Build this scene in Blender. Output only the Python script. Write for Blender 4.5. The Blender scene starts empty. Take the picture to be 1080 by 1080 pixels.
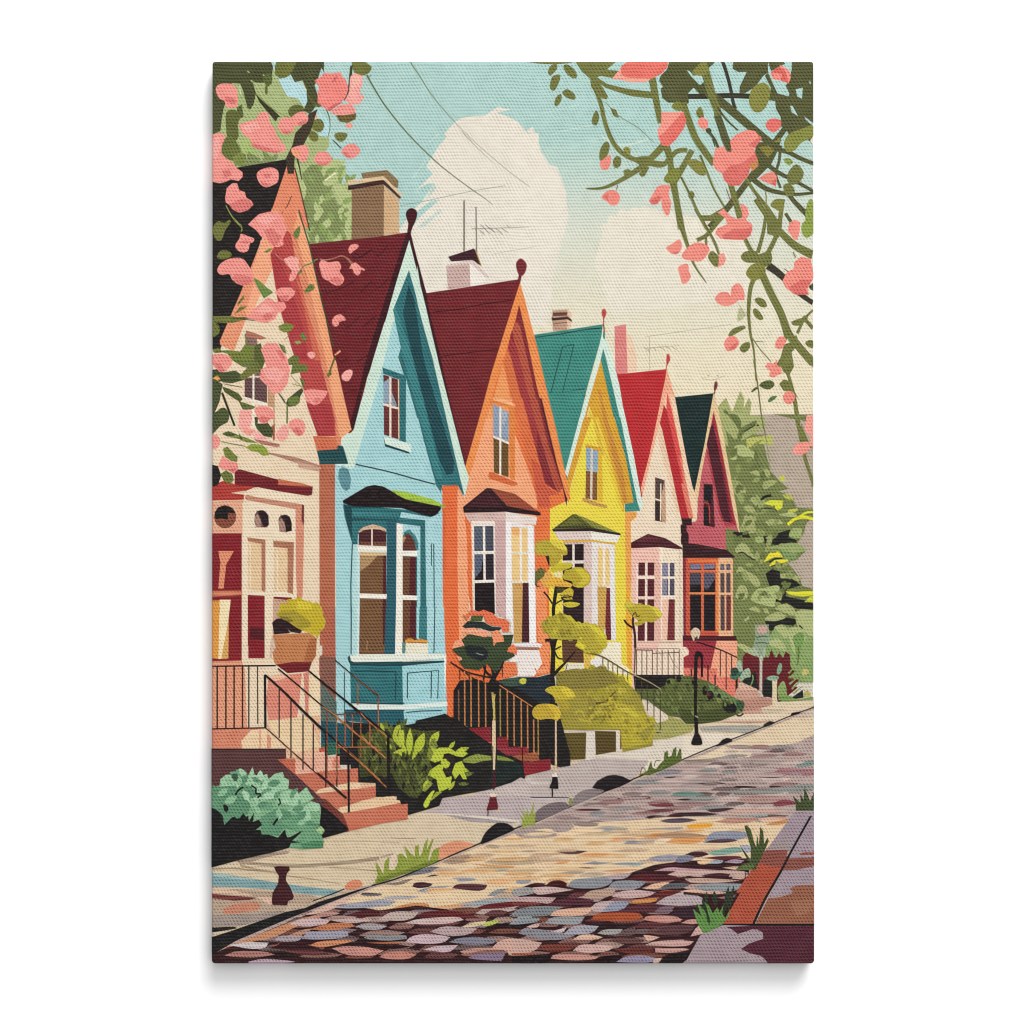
# A gallery-wrapped canvas print of a street of painted houses, hung on a white wall.
# Units: one photograph pixel of the 1080 px picture = 1 mm. The printed inks are thin
# flat layers lying on the canvas and wrapping round its edges.
import bpy, bmesh, math, random
from mathutils import Vector
from mathutils.geometry import delaunay_2d_cdt
random.seed(7)
scn = bpy.context.scene
col = bpy.data.collections.new("print"); scn.collection.children.link(col)

# ------------------------------------------------------------------ canvas geometry (mm, picture axes)
X0, X1, Y0, Y1 = 224.0, 858.0, 65.0, 1015.5      # silhouette of the canvas
DEPTH = 32.0                                     # canvas depth off the wall
CR, FR = 2.8, 1.9                                # corner radius, fold radius
DZ = 0.008                                       # one ink layer

def fold(u, v, h):
    """flat picture point (u, v) with ink height h -> world position on the wrapped canvas"""
    cx = min(max(u, X0 + CR), X1 - CR); cy = min(max(v, Y0 + CR), Y1 - CR)
    dx, dy = u - cx, v - cy
    L = math.hypot(dx, dy)
    flat = CR - FR
    if L <= flat:
        x, y, d = u, v, -h
    else:
        a = (L - flat) / FR
        if a < math.pi / 2:
            r = flat + (FR + h) * math.sin(a); d = FR - (FR + h) * math.cos(a)
        else:
            r = CR + h; d = min(FR + (L - flat - FR * math.pi / 2), DEPTH - 0.6)
        x, y = cx + dx / L * r, cy + dy / L * r
    return Vector(((x - 540) / 1000, (-DEPTH + d) / 1000, (540 - y) / 1000))

CUTS = [CR, FR, FR - 0.7, FR - 1.4, FR - 2.1, FR - 2.8, FR - FR * math.pi / 2]

# ------------------------------------------------------------------ materials
def lin(c):
    return c / 12.92 if c <= 0.04045 else ((c + 0.055) / 1.055) ** 2.4
def rgb(hexs):
    c = [int(hexs[i:i + 2], 16) / 255 for i in (0, 2, 4)]
    m = 0.3 * c[0] + 0.59 * c[1] + 0.11 * c[2]
    c = [m + (x - m) * 0.90 for x in c]                       # slightly muted, warm printing inks
    return tuple(lin(min(max(x * k, 0), 1)) for x, k in zip(c, (1.0, 0.997, 0.99)))

def N(nt, t, **kw):
    n = nt.nodes.new(t)
    for k, v in kw.items(): setattr(n, k, v)
    return n
def M(nt, op, a, b=None, c=None):
    n = N(nt, 'ShaderNodeMath', operation=op)
    for i, x in enumerate((a, b, c)):
        if x is None: continue
        if isinstance(x, (int, float)): n.inputs[i].default_value = x
        else: nt.links.new(x, n.inputs[i])
    return n.outputs[0]

def weave_group():
    g = bpy.data.node_groups.new('canvas_weave', 'ShaderNodeTree')
    g.interface.new_socket('Color', in_out='INPUT', socket_type='NodeSocketColor')
    g.interface.new_socket('Color', in_out='OUTPUT', socket_type='NodeSocketColor')
    g.interface.new_socket('Normal', in_out='OUTPUT', socket_type='NodeSocketVector')
    gi, go = N(g, 'NodeGroupInput'), N(g, 'NodeGroupOutput')
    uv = N(g, 'ShaderNodeUVMap', uv_map='UVMap')
    wob = N(g, 'ShaderNodeTexNoise'); wob.inputs['Scale'].default_value = 22.0; wob.inputs['Detail'].default_value = 2
    g.links.new(uv.outputs[0], wob.inputs['Vector'])
    sep = N(g, 'ShaderNodeSeparateXYZ'); g.links.new(uv.outputs[0], sep.inputs[0])
    wsep = N(g, 'ShaderNodeSeparateColor'); g.links.new(wob.outputs['Color'], wsep.inputs[0])
    u = M(g, 'MULTIPLY_ADD', sep.outputs[0], 1000 / 3.45, M(g, 'MULTIPLY', wsep.outputs[0], 2.2))
    v = M(g, 'MULTIPLY_ADD', sep.outputs[1], 1000 / 3.38, M(g, 'MULTIPLY', wsep.outputs[1], 1.1))
    row = M(g, 'FLOOR', v)
    odd = M(g, 'MODULO', M(g, 'ABSOLUTE', row), 2.0)
    fv = M(g, 'SUBTRACT', v, row)
    us = M(g, 'ADD', M(g, 'MULTIPLY_ADD', odd, 0.5, u), M(g, 'MULTIPLY', fv, 0.35))   # slanted yarn
    cell = M(g, 'FLOOR', us)
    fu = M(g, 'SUBTRACT', us, cell)
    # gap between yarns: a small dark pit per cell
    px = M(g, 'MULTIPLY_ADD', M(g, 'COSINE', M(g, 'MULTIPLY', fu, 2 * math.pi)), 0.5, 0.5)
    py = M(g, 'MULTIPLY_ADD', M(g, 'COSINE', M(g, 'MULTIPLY', fv, 2 * math.pi)), 0.5, 0.5)
    pit = M(g, 'MULTIPLY', M(g, 'POWER', px, 2.0), M(g, 'POWER', py, 1.6))
    comb = N(g, 'ShaderNodeCombineXYZ'); g.links.new(cell, comb.inputs[0]); g.links.new(row, comb.inputs[1])
    wn = N(g, 'ShaderNodeTexWhiteNoise', noise_dimensions='2D'); g.links.new(comb.outputs[0], wn.inputs['Vector'])
    rnd = wn.outputs['Value']
    pit = M(g, 'MULTIPLY', pit, M(g, 'MULTIPLY_ADD', rnd, 1.0, 0.40))
    weft = M(g, 'MULTIPLY', py, 0.0)                                   # groove between rows
    gap = M(g, 'ADD', pit, weft)
    blot = N(g, 'ShaderNodeTexNoise'); blot.inputs['Scale'].default_value = 60.0; blot.inputs['Detail'].default_value = 4
    g.links.new(uv.outputs[0], blot.inputs['Vector'])
    # shade in the gaps between the yarns is put into the colour; the bare yarn crowns stay a little paler
    gam = N(g, 'ShaderNodeGamma')
    ex = M(g, 'MULTIPLY_ADD', gap, 0.92, 0.99)
    ex = M(g, 'ADD', ex, M(g, 'MULTIPLY_ADD', blot.outputs['Fac'], -0.24, 0.12))
    g.links.new(gi.outputs[0], gam.inputs[0]); g.links.new(ex, gam.inputs[1])
    k = M(g, 'MULTIPLY_ADD', gap, -0.36, 1.03)
    mul = N(g, 'ShaderNodeMix', data_type='RGBA', blend_type='MULTIPLY'); mul.inputs[0].default_value = 1.0
    cc = N(g, 'ShaderNodeCombineColor')
    for i in range(3): g.links.new(k, cc.inputs[i])
    g.links.new(gam.outputs[0], mul.inputs[6]); g.links.new(cc.outputs[0], mul.inputs[7])
    crown = N(g, 'ShaderNodeMix', data_type='RGBA', blend_type='MIX')
    crown.inputs[7].default_value = (0.55, 0.50, 0.46, 1)
    f = M(g, 'MULTIPLY', M(g, 'MULTIPLY', M(g, 'SUBTRACT', 1.0, py), rnd), 0.03)
    g.links.new(f, crown.inputs[0]); g.links.new(mul.outputs[2], crown.inputs[6])
    g.links.new(crown.outputs[2], go.inputs[0])
    bump = N(g, 'ShaderNodeBump'); bump.inputs['Strength'].default_value = 0.10; bump.inputs['Distance'].default_value = 0.0004
    g.links.new(M(g, 'SUBTRACT', 1.0, gap), bump.inputs['Height'])
    g.links.new(bump.outputs[0], go.inputs[1])
    return g
WEAVE = weave_group()

GAIN = 1.0 / 1.28
MATS = {}
def print_mat(name):
    m = bpy.data.materials.new(name); m.use_nodes = True
    nt = m.node_tree; b = nt.nodes['Principled BSDF']
    b.inputs['Roughness'].default_value = 0.85
    b.inputs['Specular IOR Level'].default_value = 0.15
    w = N(nt, 'ShaderNodeGroup'); w.node_tree = WEAVE
    nt.links.new(w.outputs[0], b.inputs['Base Color']); nt.links.new(w.outputs[1], b.inputs['Normal'])
    return m, nt, w
def mat(hexs):
    if hexs in MATS: return MATS[hexs]
    if hexs == 'sky':
        # the printed sky runs from teal at the top to cream lower down (ink of the picture itself)
        m, nt, w = print_mat('printed sky ink')
        uv = N(nt, 'ShaderNodeUVMap', uv_map='UVMap'); sp = N(nt, 'ShaderNodeSeparateXYZ')
        nt.links.new(uv.outputs[0], sp.inputs[0])
        r = N(nt, 'ShaderNodeValToRGB'); cr = r.color_ramp
        stops = [(65, 'AFD2CC'), (140, 'AED0C9'), (185, 'BFD4CA'), (240, 'D6DACB'), (320, 'E2DCC6'), (400, 'E8DCBF'), (480, 'E6D8BA')]
        while len(cr.elements) < len(stops): cr.elements.new(0.5)
        for e_, (y, h) in zip(cr.elements, stops):
            e_.position = y / 1000; e_.color = tuple(c * GAIN for c in rgb(h)) + (1,)
        nt.links.new(M(nt, 'MULTIPLY', sp.outputs[1], -1.0), r.inputs[0])
        nt.links.new(r.outputs[0], w.inputs[0])
    else:
        m, nt, w = print_mat('printed ink ' + hexs)
        w.inputs[0].default_value = tuple(c * GAIN for c in rgb(hexs)) + (1,)
    MATS[hexs] = m
    return m

# ------------------------------------------------------------------ objects
def link(o, parent=None):
    col.objects.link(o)
    if parent: o.parent = parent
    return o
root = link(bpy.data.objects.new('canvas_print', None))
root['label'] = 'portrait canvas print of a cobbled street of colourful gabled houses, on a white wall'
root['category'] = 'canvas print'
root.location = (0, 0, 0)

class Part:
    def __init__(self, name, parent, label=None):
        self.name, self.parent, self.label, self.shapes, self.obj = name, parent, label, [], None
PARTS = []
CUR = [None, None]      # current part, current level-1 part
def part(name, label=None):
    q = Part(name, None, label); PARTS.append(q); CUR[0] = CUR[1] = q; return q
def sub(name, label=None):
    q = Part(name, CUR[1], label); PARTS.append(q); CUR[0] = q; return q
def to(q):
    CUR[0] = q; CUR[1] = q.parent or q

ORG = [0, 0, 6.0]
def T(x, y, s=6.0): ORG[:] = [x, y, s]
def pts(t):
    n = [float(a) for a in t.replace(',', ' ').split()]
    return [(ORG[0] + n[i] / ORG[2], ORG[1] + n[i + 1] / ORG[2]) for i in range(0, len(n) - 1, 2)]

SH = []                 # every shape so far: bbox, level  (later shapes lie one ink layer above what they cover)
GRID = {}
def add(colr, P, q=None):
    q = q or CUR[0]
    b = (min(x for x, y in P), min(y for x, y in P), max(x for x, y in P), max(y for x, y in P))
    lev, seen = 0, set()
    for i in range(int(b[0] // 16), int(b[2] // 16) + 1):
        for j in range(int(b[1] // 16), int(b[3] // 16) + 1):
            for k in GRID.get((i, j), ()):
                if k in seen: continue
                seen.add(k); o, l = SH[k]
                if l >= lev and o[0] <= b[2] and o[2] >= b[0] and o[1] <= b[3] and o[3] >= b[1]: lev = l + 1
            GRID.setdefault((i, j), []).append(len(SH))
    SH.append((b, lev))
    q.shapes.append((colr, P, lev))
def cr_closed(P, n=5):
    out, m = [], len(P)
    for i in range(m):
        a, b, c, d = P[i - 1], P[i], P[(i + 1) % m], P[(i + 2) % m]
        for k in range(n):
            t = k / n
            out.append(tuple(0.5 * (2 * b[j] + (c[j] - a[j]) * t + (2 * a[j] - 5 * b[j] + 4 * c[j] - d[j]) * t * t + (3 * b[j] - a[j] - 3 * c[j] + d[j]) * t ** 3) for j in (0, 1)))
    return out
def cr_open(P, n=6):
    Q = [P[0]] + P + [P[-1]]; out = []
    for i in range(1, len(Q) - 2):
        a, b, c, d = Q[i - 1:i + 3]
        for k in range(n):
            t = k / n
            out.append(tuple(0.5 * (2 * b[j] + (c[j] - a[j]) * t + (2 * a[j] - 5 * b[j] + 4 * c[j] - d[j]) * t * t + (3 * b[j] - a[j] - 3 * c[j] + d[j]) * t ** 3) for j in (0, 1)))
    return out + [P[-1]]
def p(c, t): add(c, pts(t))                       # straight-edged shape
def s(c, t): add(c, cr_closed(pts(t)))            # soft-edged shape
def ribbon(c, P, w0, w1):
    n = len(P); Lf, Rt = [], []
    for i, (x, y) in enumerate(P):
        a, b = P[max(i - 1, 0)], P[min(i + 1, n - 1)]
        dx, dy = b[0] - a[0], b[1] - a[1]; d = math.hypot(dx, dy) or 1
        w = (w0 + (w1 - w0) * i / max(n - 1, 1)) / 2
        Lf.append((x - dy / d * w, y + dx / d * w)); Rt.append((x + dy / d * w, y - dx / d * w))
    add(c, Lf + Rt[::-1])
def l(c, w, t, w1=None):                          # straight segments (each its own strip when bent)
    P = pts(t); ribbon(c, P, w, w if w1 is None else w1)
def ls(c, w, t, w1=None):                         # smooth stroke, may taper
    ribbon(c, cr_open(pts(t)), w, w if w1 is None else w1)
def e(c, x, y, rx, ry, rot=0, n=18):
    a = math.radians(rot); P = []
    for i in range(n):
        f = 2 * math.pi * i / n; u, v = rx * math.cos(f), ry * math.sin(f)
        P.append((ORG[0] + (x + u * math.cos(a) - v * math.sin(a)) / ORG[2], ORG[1] + (y + u * math.sin(a) + v * math.cos(a)) / ORG[2]))
    add(c, P)
def leaf(c, x0, y0, x1, y1, w=0.4):               # pointed leaf from base to tip
    P0, P1 = pts('%f %f %f %f' % (x0, y0, x1, y1))
    dx, dy = P1[0] - P0[0], P1[1] - P0[1]; nx, ny = -dy * w / 2, dx * w / 2
    f = lambda t, k: (P0[0] + dx * t + nx * k, P0[1] + dy * t + ny * k)
    add(c, [f(0, .12), f(.25, .8), f(.5, 1), f(.75, .7), f(1, 0), f(.75, -.7), f(.5, -1), f(.25, -.8), f(0, -.12)])
def cob(c, t):                                     # a cobble: rounded but with pointed ends
    P = pts(t); n = len(P); xs = [q[0] for q in P]; lo, hi = xs.index(min(xs)), xs.index(max(xs)); out = []
    for i in range(n):
        a, b, d = P[i - 1], P[i], P[(i + 1) % n]
        if i in (lo, hi): out.append(b); continue
        k = .22
        out += [(b[0] + (a[0] - b[0]) * k, b[1] + (a[1] - b[1]) * k), (b[0] + (d[0] - b[0]) * k, b[1] + (d[1] - b[1]) * k)]
    add(c, out)
def puffs(c, r, t):                                # rounded lobes along an outline
    for x, y in zip(*[iter(float(a) for a in t.replace(',', ' ').split())] * 2):
        e(c, x, y, r * random.uniform(.8, 1.2), r * random.uniform(.65, 1.0), random.uniform(-25, 25), 12)
def inside(x, y, P):
    r = False
    for i in range(len(P)):
        (a, b), (c, d) = P[i - 1], P[i]
        if (b > y) != (d > y) and x < (c - a) * (y - b) / (d - b) + a: r = not r
    return r
def scatter(cols, t, n, size, w=.45, up=-90, spread=60):   # leaves strewn over an area
    P = pts(t); xs, ys = [q[0] for q in P], [q[1] for q in P]; o = list(ORG); ORG[:] = [0, 0, 1.0]; k = 0
    while k < n:
        x, y = random.uniform(min(xs), max(xs)), random.uniform(min(ys), max(ys)); k += .2
        if not inside(x, y, P): continue
        a = math.radians(up + random.uniform(-spread, spread)); L = size * random.uniform(.6, 1.3) / o[2]
        leaf(random.choice(cols), x, y, x + L * math.cos(a), y + L * math.sin(a), w); k += .8
    ORG[:] = o
def ls_many(c, w, *ts):
    for t in ts: l(c, w, t)
# ================================================================== the printed picture
# ---------------- sky
T(0, 0, 1)
part('printed_sky')
p('sky', '224 65 858 65 858 640 224 640')
p('AED0CA', '224 65 470 65 470 300 224 300')
T(380, 60)
sub('cloud', 'tall cream cloud behind the rooftops')
p('E6DED0', '300 1700 330 1040 360 960 470 800 430 800 360 838 430 770 460 740 418 690 500 560 548 505 530 490 600 410 640 388 700 376 790 372 840 335 880 313 905 328 960 328 900 345 860 352 930 375 985 405 1045 485 1080 488 1050 470 1090 440 1130 545 1160 660 1210 700 1270 760 1300 850 1310 950 1280 1150 1230 1350 1180 1700')
s('E6DED0', '-10 1600 250 1090 420 900 470 1000 500 1600'); 
p('AED0CA', '330 1080 370 1020 500 905 440 915 350 985 300 1080'); p('C9D6CB','350 1085 500 965 520 975 400 1080'); p('BDD3C8', '420 895 470 800 480 830 405 920')
l('D8E2D8', .7, '330 770 410 660'); l('D5E0D6', .6, '430 545 505 480'); p('DFE0D2', '420 720 440 660 475 620 460 680')
T(540, 60)
p('E8E0D2', '-10 405 30 405 92 475 100 490 130 482 168 480 170 520 158 590 200 622 235 680 290 700 300 750 335 850 345 930 358 1000 335 1100 260 1240 200 1400 -10 1600')
sub('cloud', 'low wide cream cloud at the right')
puffs('E6DFCE', 45, '600 1085 640 1035 700 1000 770 985 840 985 900 1000 960 1015 1020 1020')
p('E6DFCE', '520 1300 580 1090 620 1035 690 985 760 968 820 962 900 980 1010 1010 1090 1000 1500 1100 1500 1500 640 1640')
sub('cloud', 'thin pale streaks in the teal sky')
ls('BFDBD3', .9, '120 375 250 345 430 300'); ls('C2DACF', 1.2, '245 495 360 460 520 430')
ls('B5D5CE', 3, '300 640 420 560 540 520'); ls('C9DCD0', 2, '560 500 700 560 860 520')
part('hillside', 'hazy grey hillside at the right')
T(690, 380)
p('B7A796', '590 345 780 340 1010 340 1010 1700 590 1700')
p('8A8259', '750 340 960 345 965 380 900 375')
l('C9BAA8', .8, '820 900 1005 885')
T(690, 540); l('4A4638', .7, '900 310 1005 312')
# ---------------- wires and aerials
part('overhead_wire', 'long green wire sagging down towards the blue house')
T(380, 60)
ls('606B3A', 1.7, '40 115 100 220 170 325 300 485 460 645 560 730 700 835 780 890 840 937', .6)
part('overhead_wire', 'thin grey wire forking beside the tall cloud')
ls('6F7E55', 1.2, '312 25 380 130 470 265 600 415', .7); ls('8A907E', .6, '600 415 720 535 840 640 960 740 1075 825')
ls('7D8470', .8, '640 470 740 575 838 668', .4)
part('overhead_wire', 'short faint wire above the dark red roof')
l('93A59A', .7, '250 942 400 915 560 880 700 850 915 815')
part('overhead_wire', 'faint straight wire beside the round finial of the orange house')
T(440, 260); l('B5B3A0', .6, '480 47 750 0'); part('overhead_wire', 'faint wire low in the cream sky above the red roof'); T(690, 220); l('B9B39B', .6, '-60 812 120 785 300 760 490 732')
part('roof_aerial', 'two grey masts with a toothed aerial above the white chimney')
T(380, 160)
l('8C8578', 1.9, '657 308 657 630'); l('8C8578', 1.5, '732 348 736 650'); l('8E897D', .7, '705 487 900 482 1070 476')
for a in ('755 495 785 525', '760 460 820 520', '790 462 850 510', '815 480 855 512', '860 485 900 525', '895 485 935 512', '928 462 942 480'): l('7A766B', .8, a)
part('roof_aerial', 'fine toothed aerial above the red roof')
T(540, 300)
l('B5A992', .7, '1065 300 870 327'); l('B5A992', .7, '870 325 872 545'); l('AAA08A', .5, '835 405 940 395 1060 388')
for a in ('832 393 875 432', '862 415 882 405', '890 398 912 416', '930 392 970 418', '972 390 1004 412', '1008 390 1042 414'): l('9B927E', .7, a)
part('roof_aerial', 'faint squiggle of an aerial over the dark green roof')
T(690, 380); ls('B5AC94', .6, '298 112 360 125 420 108 450 95'); l('6E6855', .9, '338 95 350 100'); l('6E6855', .9, '395 96 408 100')
# ---------------- big tree at the right
part('tree', 'big bushy green tree at the right end of the street')
sub('crown')
G, Lg, Dk = '78824A', 'A6AC6E', '23231F'
p(Lg, '395 330 405 290 455 235 485 310 495 325 520 255 545 193 572 245 565 305 598 235 615 270 607 345 660 350 700 360 705 430 660 450 560 560 480 640 430 560 400 440')
p(G, '430 530 470 545 450 430 480 455 520 500 540 430 590 405 640 380 650 400 600 430 560 470 550 510 620 470 690 470 700 560 720 640 735 700 790 760 850 812 790 830 870 860 900 930 1006 940 1006 1010 1000 1090 1006 2000 500 2000 520 1300 515 1000 470 760 440 600')
T(690, 540)
p(G, '490 0 1006 0 1006 60 945 70 955 130 905 200 960 245 905 300 845 320 925 420 930 470 1006 500 1006 1080 490 1080')
p('B7A796', '1006 30 960 75 950 130 905 200 960 245 905 300 845 320 925 420 935 465 1006 490')
T(690, 380)
s(Lg, '400 360 430 300 500 380 525 450 515 500 480 470 440 440 460 530 430 520'); s('6C7740', '470 345 520 345 550 390 540 440 510 400')
s('6C7740', '440 310 465 325 470 345 445 335')
p('6C7740', '530 470 560 440 620 390 650 380 640 410 600 440 560 460 540 510'); l(Dk, 1.0, '570 450 640 410'); e(Dk, 655, 412, 9, 6)
s('AFB878', '510 545 560 535 600 560 640 590 650 640 610 610 560 610 520 590'); e('AFB878', 502, 615, 22, 18)
p('B9BA62', '580 500 620 485 700 480 750 470 750 545 700 530 640 530 590 560'); p('8B9350', '600 560 640 520 700 495 690 500 640 550')
s('6C7740', '630 620 640 570 650 560 655 610 660 650'); s('6C7740', '600 690 640 650 680 660 670 680 620 700')
p(Lg, '600 712 640 695 665 705 668 735 640 725'); p(Lg, '675 695 710 685 735 705 730 745 700 730'); p(Lg, '690 770 740 755 780 765 740 800 700 820 685 800')
p(G, '690 825 760 785 800 800 850 812 760 825')
s(Lg, '480 765 530 765 570 800 580 840 550 840 530 860 500 830'); p(Lg, '590 870 620 862 660 880 655 930 620 900')
s(Lg, '565 930 610 920 640 960 600 965'); s(Lg, '575 980 620 985 640 1050 640 1090 540 1090 560 1030')
p(Lg, '700 1020 740 1005 800 1012 815 1030 770 1040 690 1050')
ls(Dk, 2.2, '640 1000 655 930 690 870 740 855', 3.0); ls(Dk, 1.6, '665 955 710 935 760 945', 1.0); e(Dk, 772, 945, 8, 8)
p('C3C445', '790 735 820 728 830 760 800 765'); p('B7BB52', '805 852 860 845 885 885 840 880')
p('D5D834', '690 905 735 885 815 888 810 935 780 950 740 920'); p('BFC24F', '850 945 910 935 905 955 840 975')
T(690, 540)
ls('E3DE22', 3.2, '845 80 890 45 950 32 1006 45', 3); ls('D9DA2A', 2.2, '905 40 960 5 1006 0')
p(Lg, '545 100 570 60 630 30 640 130 580 135'); p(Lg, '640 130 660 108 700 125 690 150 650 145'); p(Lg, '695 75 740 48 800 50 815 75 770 80'); 
s('AFB878', '790 15 880 5 900 30 820 25'); 
p('9EAD6B', '845 150 880 100 935 105 930 165 890 165')
p(Dk, '450 125 520 125 590 128 610 165 560 160 480 150'); p(Dk, '690 155 760 140 860 110 850 160 905 180 885 212 760 208 700 200')
e('9EAD6B', 665, 175, 30, 22)
s('A9AF72', '512 235 555 195 600 225 640 298 590 270 550 255 525 260'); ls(Dk, 1.2, '530 262 560 255 600 285 638 305')
s('97A766', '720 230 800 205 890 195 960 240 880 260 800 240'); p('7F9A5F', '800 240 905 265 890 310 830 310')
p('E6DA2A', '690 320 725 265 755 240 790 250 815 285 760 285 720 305'); p('E6DA2A', '725 340 760 305 800 300 850 300 840 325 790 325 750 345'); l(Dk, 1.5, '725 318 765 296 810 294'); l(Dk, 1.2, '740 345 780 330 815 328')
p(Dk, '705 390 745 360 795 375 800 410 870 420 930 465 880 480 840 490 830 540 790 490 730 470 715 430')
p(Lg, '795 395 850 385 925 410 915 440 860 420 800 420')
s('A9AF72', '515 390 540 345 590 375 650 410 672 460 640 470 590 420 550 380 525 385'); s('A9AF72', '525 490 550 462 585 480 590 540 555 555 515 540')
p(Dk, '800 520 860 540 960 560 1006 580 1006 620 900 612 840 575 780 590 765 560')
s('ABB676', '610 550 650 490 700 480 780 465 810 510 800 560 770 550 760 600 700 590 660 580'); l('6C7740', 1.6, '660 528 690 526 715 540')
p('DDD92A', '830 500 900 505 960 500 1006 500 1006 525 940 535 860 525'); p('C8CC3E', '950 570 985 535 1006 530 1006 570')
s('A9AF72', '600 615 640 598 670 625 660 635'); p('A9AF72', '690 610 715 612 730 645 700 640'); s('A9AF72', '765 610 830 580 890 620 880 655 830 640')
p(Dk, '700 690 760 690 830 665 920 682 880 720 800 710 740 755 710 720'); s('A9AF72', '700 680 750 640 800 635 835 665 770 690')
p('A9AF72', '560 690 600 655 605 670 585 692')
p('AFB67A', '885 640 930 615 1006 620 1006 780 960 840 900 700'); ls(Dk, 1.4, '918 715 940 740')
p('8AA362', '730 790 760 735 810 715 860 730 900 720 1006 800 1006 1080 850 1080 700 900')
s('AFB67A', '760 730 810 715 850 760 830 800 800 770'); s('AFB67A', '845 760 880 730 930 740 960 800 930 820 900 790 920 900 880 880')
s('75984F', '880 790 930 760 950 800 930 860 910 960 890 860'); s('AFB67A', '720 830 780 800 830 850 830 880 770 860')
s('AFB67A', '520 840 560 835 620 870 640 910 600 900')
T(690, 540); p(G, '440 60 500 60 500 270 440 270')
T(690, 380)
scatter(['6C7740', '8B9556', '96A060', '6C7740'], '470 600 640 640 740 760 700 900 880 1000 860 1500 700 1600 520 1600 500 1000', 70, 60, .5, -60, 70)
part('maroon_shrub', 'dark red shrub at the foot of the big tree'); T(690, 540)
p('6E1F27', '560 920 580 888 630 910 690 930 725 920 740 870 770 930 790 890 815 925 830 885 858 900 860 960 870 1000 890 1010 850 1040 830 1090 560 1090')
T(690, 660)
p('6E1F27', '560 200 860 200 862 260 890 290 850 330 920 340 880 380 910 390 850 440 780 470 690 440 560 300')
for a in ('850 300 890 260', '850 330 905 295', '855 370 915 320', '870 400 930 345', '880 430 940 380'): l('8AA362', 2.2, a, .6)
p('1F2421', '560 330 640 290 660 410 570 370'); p('1F2421', '690 350 720 320 760 340 740 450 690 450'); p('1F2421', '860 460 940 405 945 455 900 462')
s('7FA685', '775 290 790 240 808 245 805 285 785 310'); s('9FB48F', '545 350 560 290 600 270 610 320 580 330'); s('8AA362', '780 400 820 350 840 440 800 470')
p('79984E', '780 445 850 440 900 465 1006 450 1006 482 800 482'); e('B9B060', 968, 432, 24, 20); s('C7B86A', '935 300 950 270 980 290 950 315')
ls('5F4A2E', .8, '905 250 915 180 912 130'); ls('8AA362', 1.2, '610 380 625 340 622 310')
part('stone_post', 'short cream post among the shrubs')
p('D9C9A4', '745 320 780 318 775 400 778 492 745 490 748 400'); s('8FAE92', '710 330 750 315 790 325 770 345 730 345'); p('23231F', '780 470 800 470 798 492 782 490')
part('street_sign', 'pale street sign on a thin post')
p('A9B39A', '640 0 640 130 600 150 610 170 660 200 700 200 710 120 735 100 725 40 722 0'); 
T(690, 540)
p('8FA283', '636 715 725 712 722 770 735 800 725 840 690 870 690 940 665 940 655 870 625 855 640 790'); p('C9A193', '650 722 715 718 712 760 690 775 655 765')
l('5F7458', 1.4, '645 795 690 785 720 790'); l('5F7458', 1.2, '640 830 690 825 720 835')
T(690, 660)
l('C3BFB0', 2.8, '676 190 674 450'); l('8A7A68', 1.3, '673 450 670 590')

# ---------------- house six: maroon
part('house', 'small maroon house with dark green roof, farthest in the row')
T(620, 360)
sub('roof'); p('17302F', '546 354 798 328 765 520 672 968 600 640')
sub('finial'); ls('6E3034', 1.4, '800 335 803 318'); s('7A3538', '800 270 812 250 822 275 815 300 803 318 797 300')
sub('wall'); p('C55D66', '790 420 840 620 930 1080 958 1200 850 1180 680 1180 690 960')
T(640, 500); p('C55D66', '560 120 745 300 750 335 755 480 720 470 505 450 505 310 560 300')
p('B5414A', '740 300 815 325 770 332 745 330')
T(620, 360)
sub('gable'); 
p('E3C394', '795 328 805 345 828 440 860 610 905 860 945 1080 962 1212 952 1200 920 1075 870 800 822 560 796 440 780 520 720 830 695 1010 690 1140 672 1050 640 1090 672 965 740 640')
p('A92F3E', '796 445 822 560 870 800 922 1080 940 1168 905 1150 880 1000 820 700 780 560'); p('54202A', '775 545 792 520 830 700 905 1150 862 1140 838 1080 760 680 752 650'); p('7D2733','838 760 850 770 915 1140 905 1150')
p('B5414A', '748 690 762 690 840 1080 860 1140 850 1150 828 1080'); 
sub('window'); T(640, 500)
p('54202A', '612 60 670 65 684 338 612 325'); p('211D22', '618 70 665 75 660 195 640 190 615 170'); p('211D22', '612 205 645 210 650 325 614 322'); ls('C4473C', 1.1, '612 182 640 185 648 215 652 310'); l('8A5A5A', .8, '615 170 640 172')
sub('eave'); p('3A1B21', '470 280 538 280 538 325 505 325 505 360 518 380 518 450 465 445 465 400 475 380 462 375 462 320 478 318')
sub('bay_window'); 
p('3A1B21', '478 445 530 438 600 448 760 480 808 520 808 530 480 530'); p('4E232A', '540 450 640 460 740 482 700 485'); 
p('C9573F', '480 530 708 530 708 1030 485 1030'); p('8E2C37', '480 530 500 530 500 1025 485 1025'); p('E2763F', '515 535 705 535 705 560 515 560'); p('E58A4A', '690 560 710 560 712 1000 690 1000')
p('E8B183', '706 532 798 535 800 1030 708 1030')
sub('window'); p('211A1E', '525 570 685 572 685 992 528 990'); p('7E7A93', '528 572 595 570 595 600 528 605'); p('7E7A93', '615 570 682 570 682 598 615 602'); p('4B4652', '528 625 595 625 595 700 528 700'); p('5D586A', '615 625 685 625 685 660 640 730 615 720')
p('D66A42', '522 606 688 606 688 624 522 624'); p('D66A42', '596 568 614 568 614 992 598 992'); p('E2874F', '522 748 688 748 688 762 522 762')
sub('window'); p('5A4A4E', '718 568 782 568 785 990 720 990'); p('7A3436', '760 770 785 770 785 990 758 990'); p('6B6570', '718 568 782 570 782 608 718 608')
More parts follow.
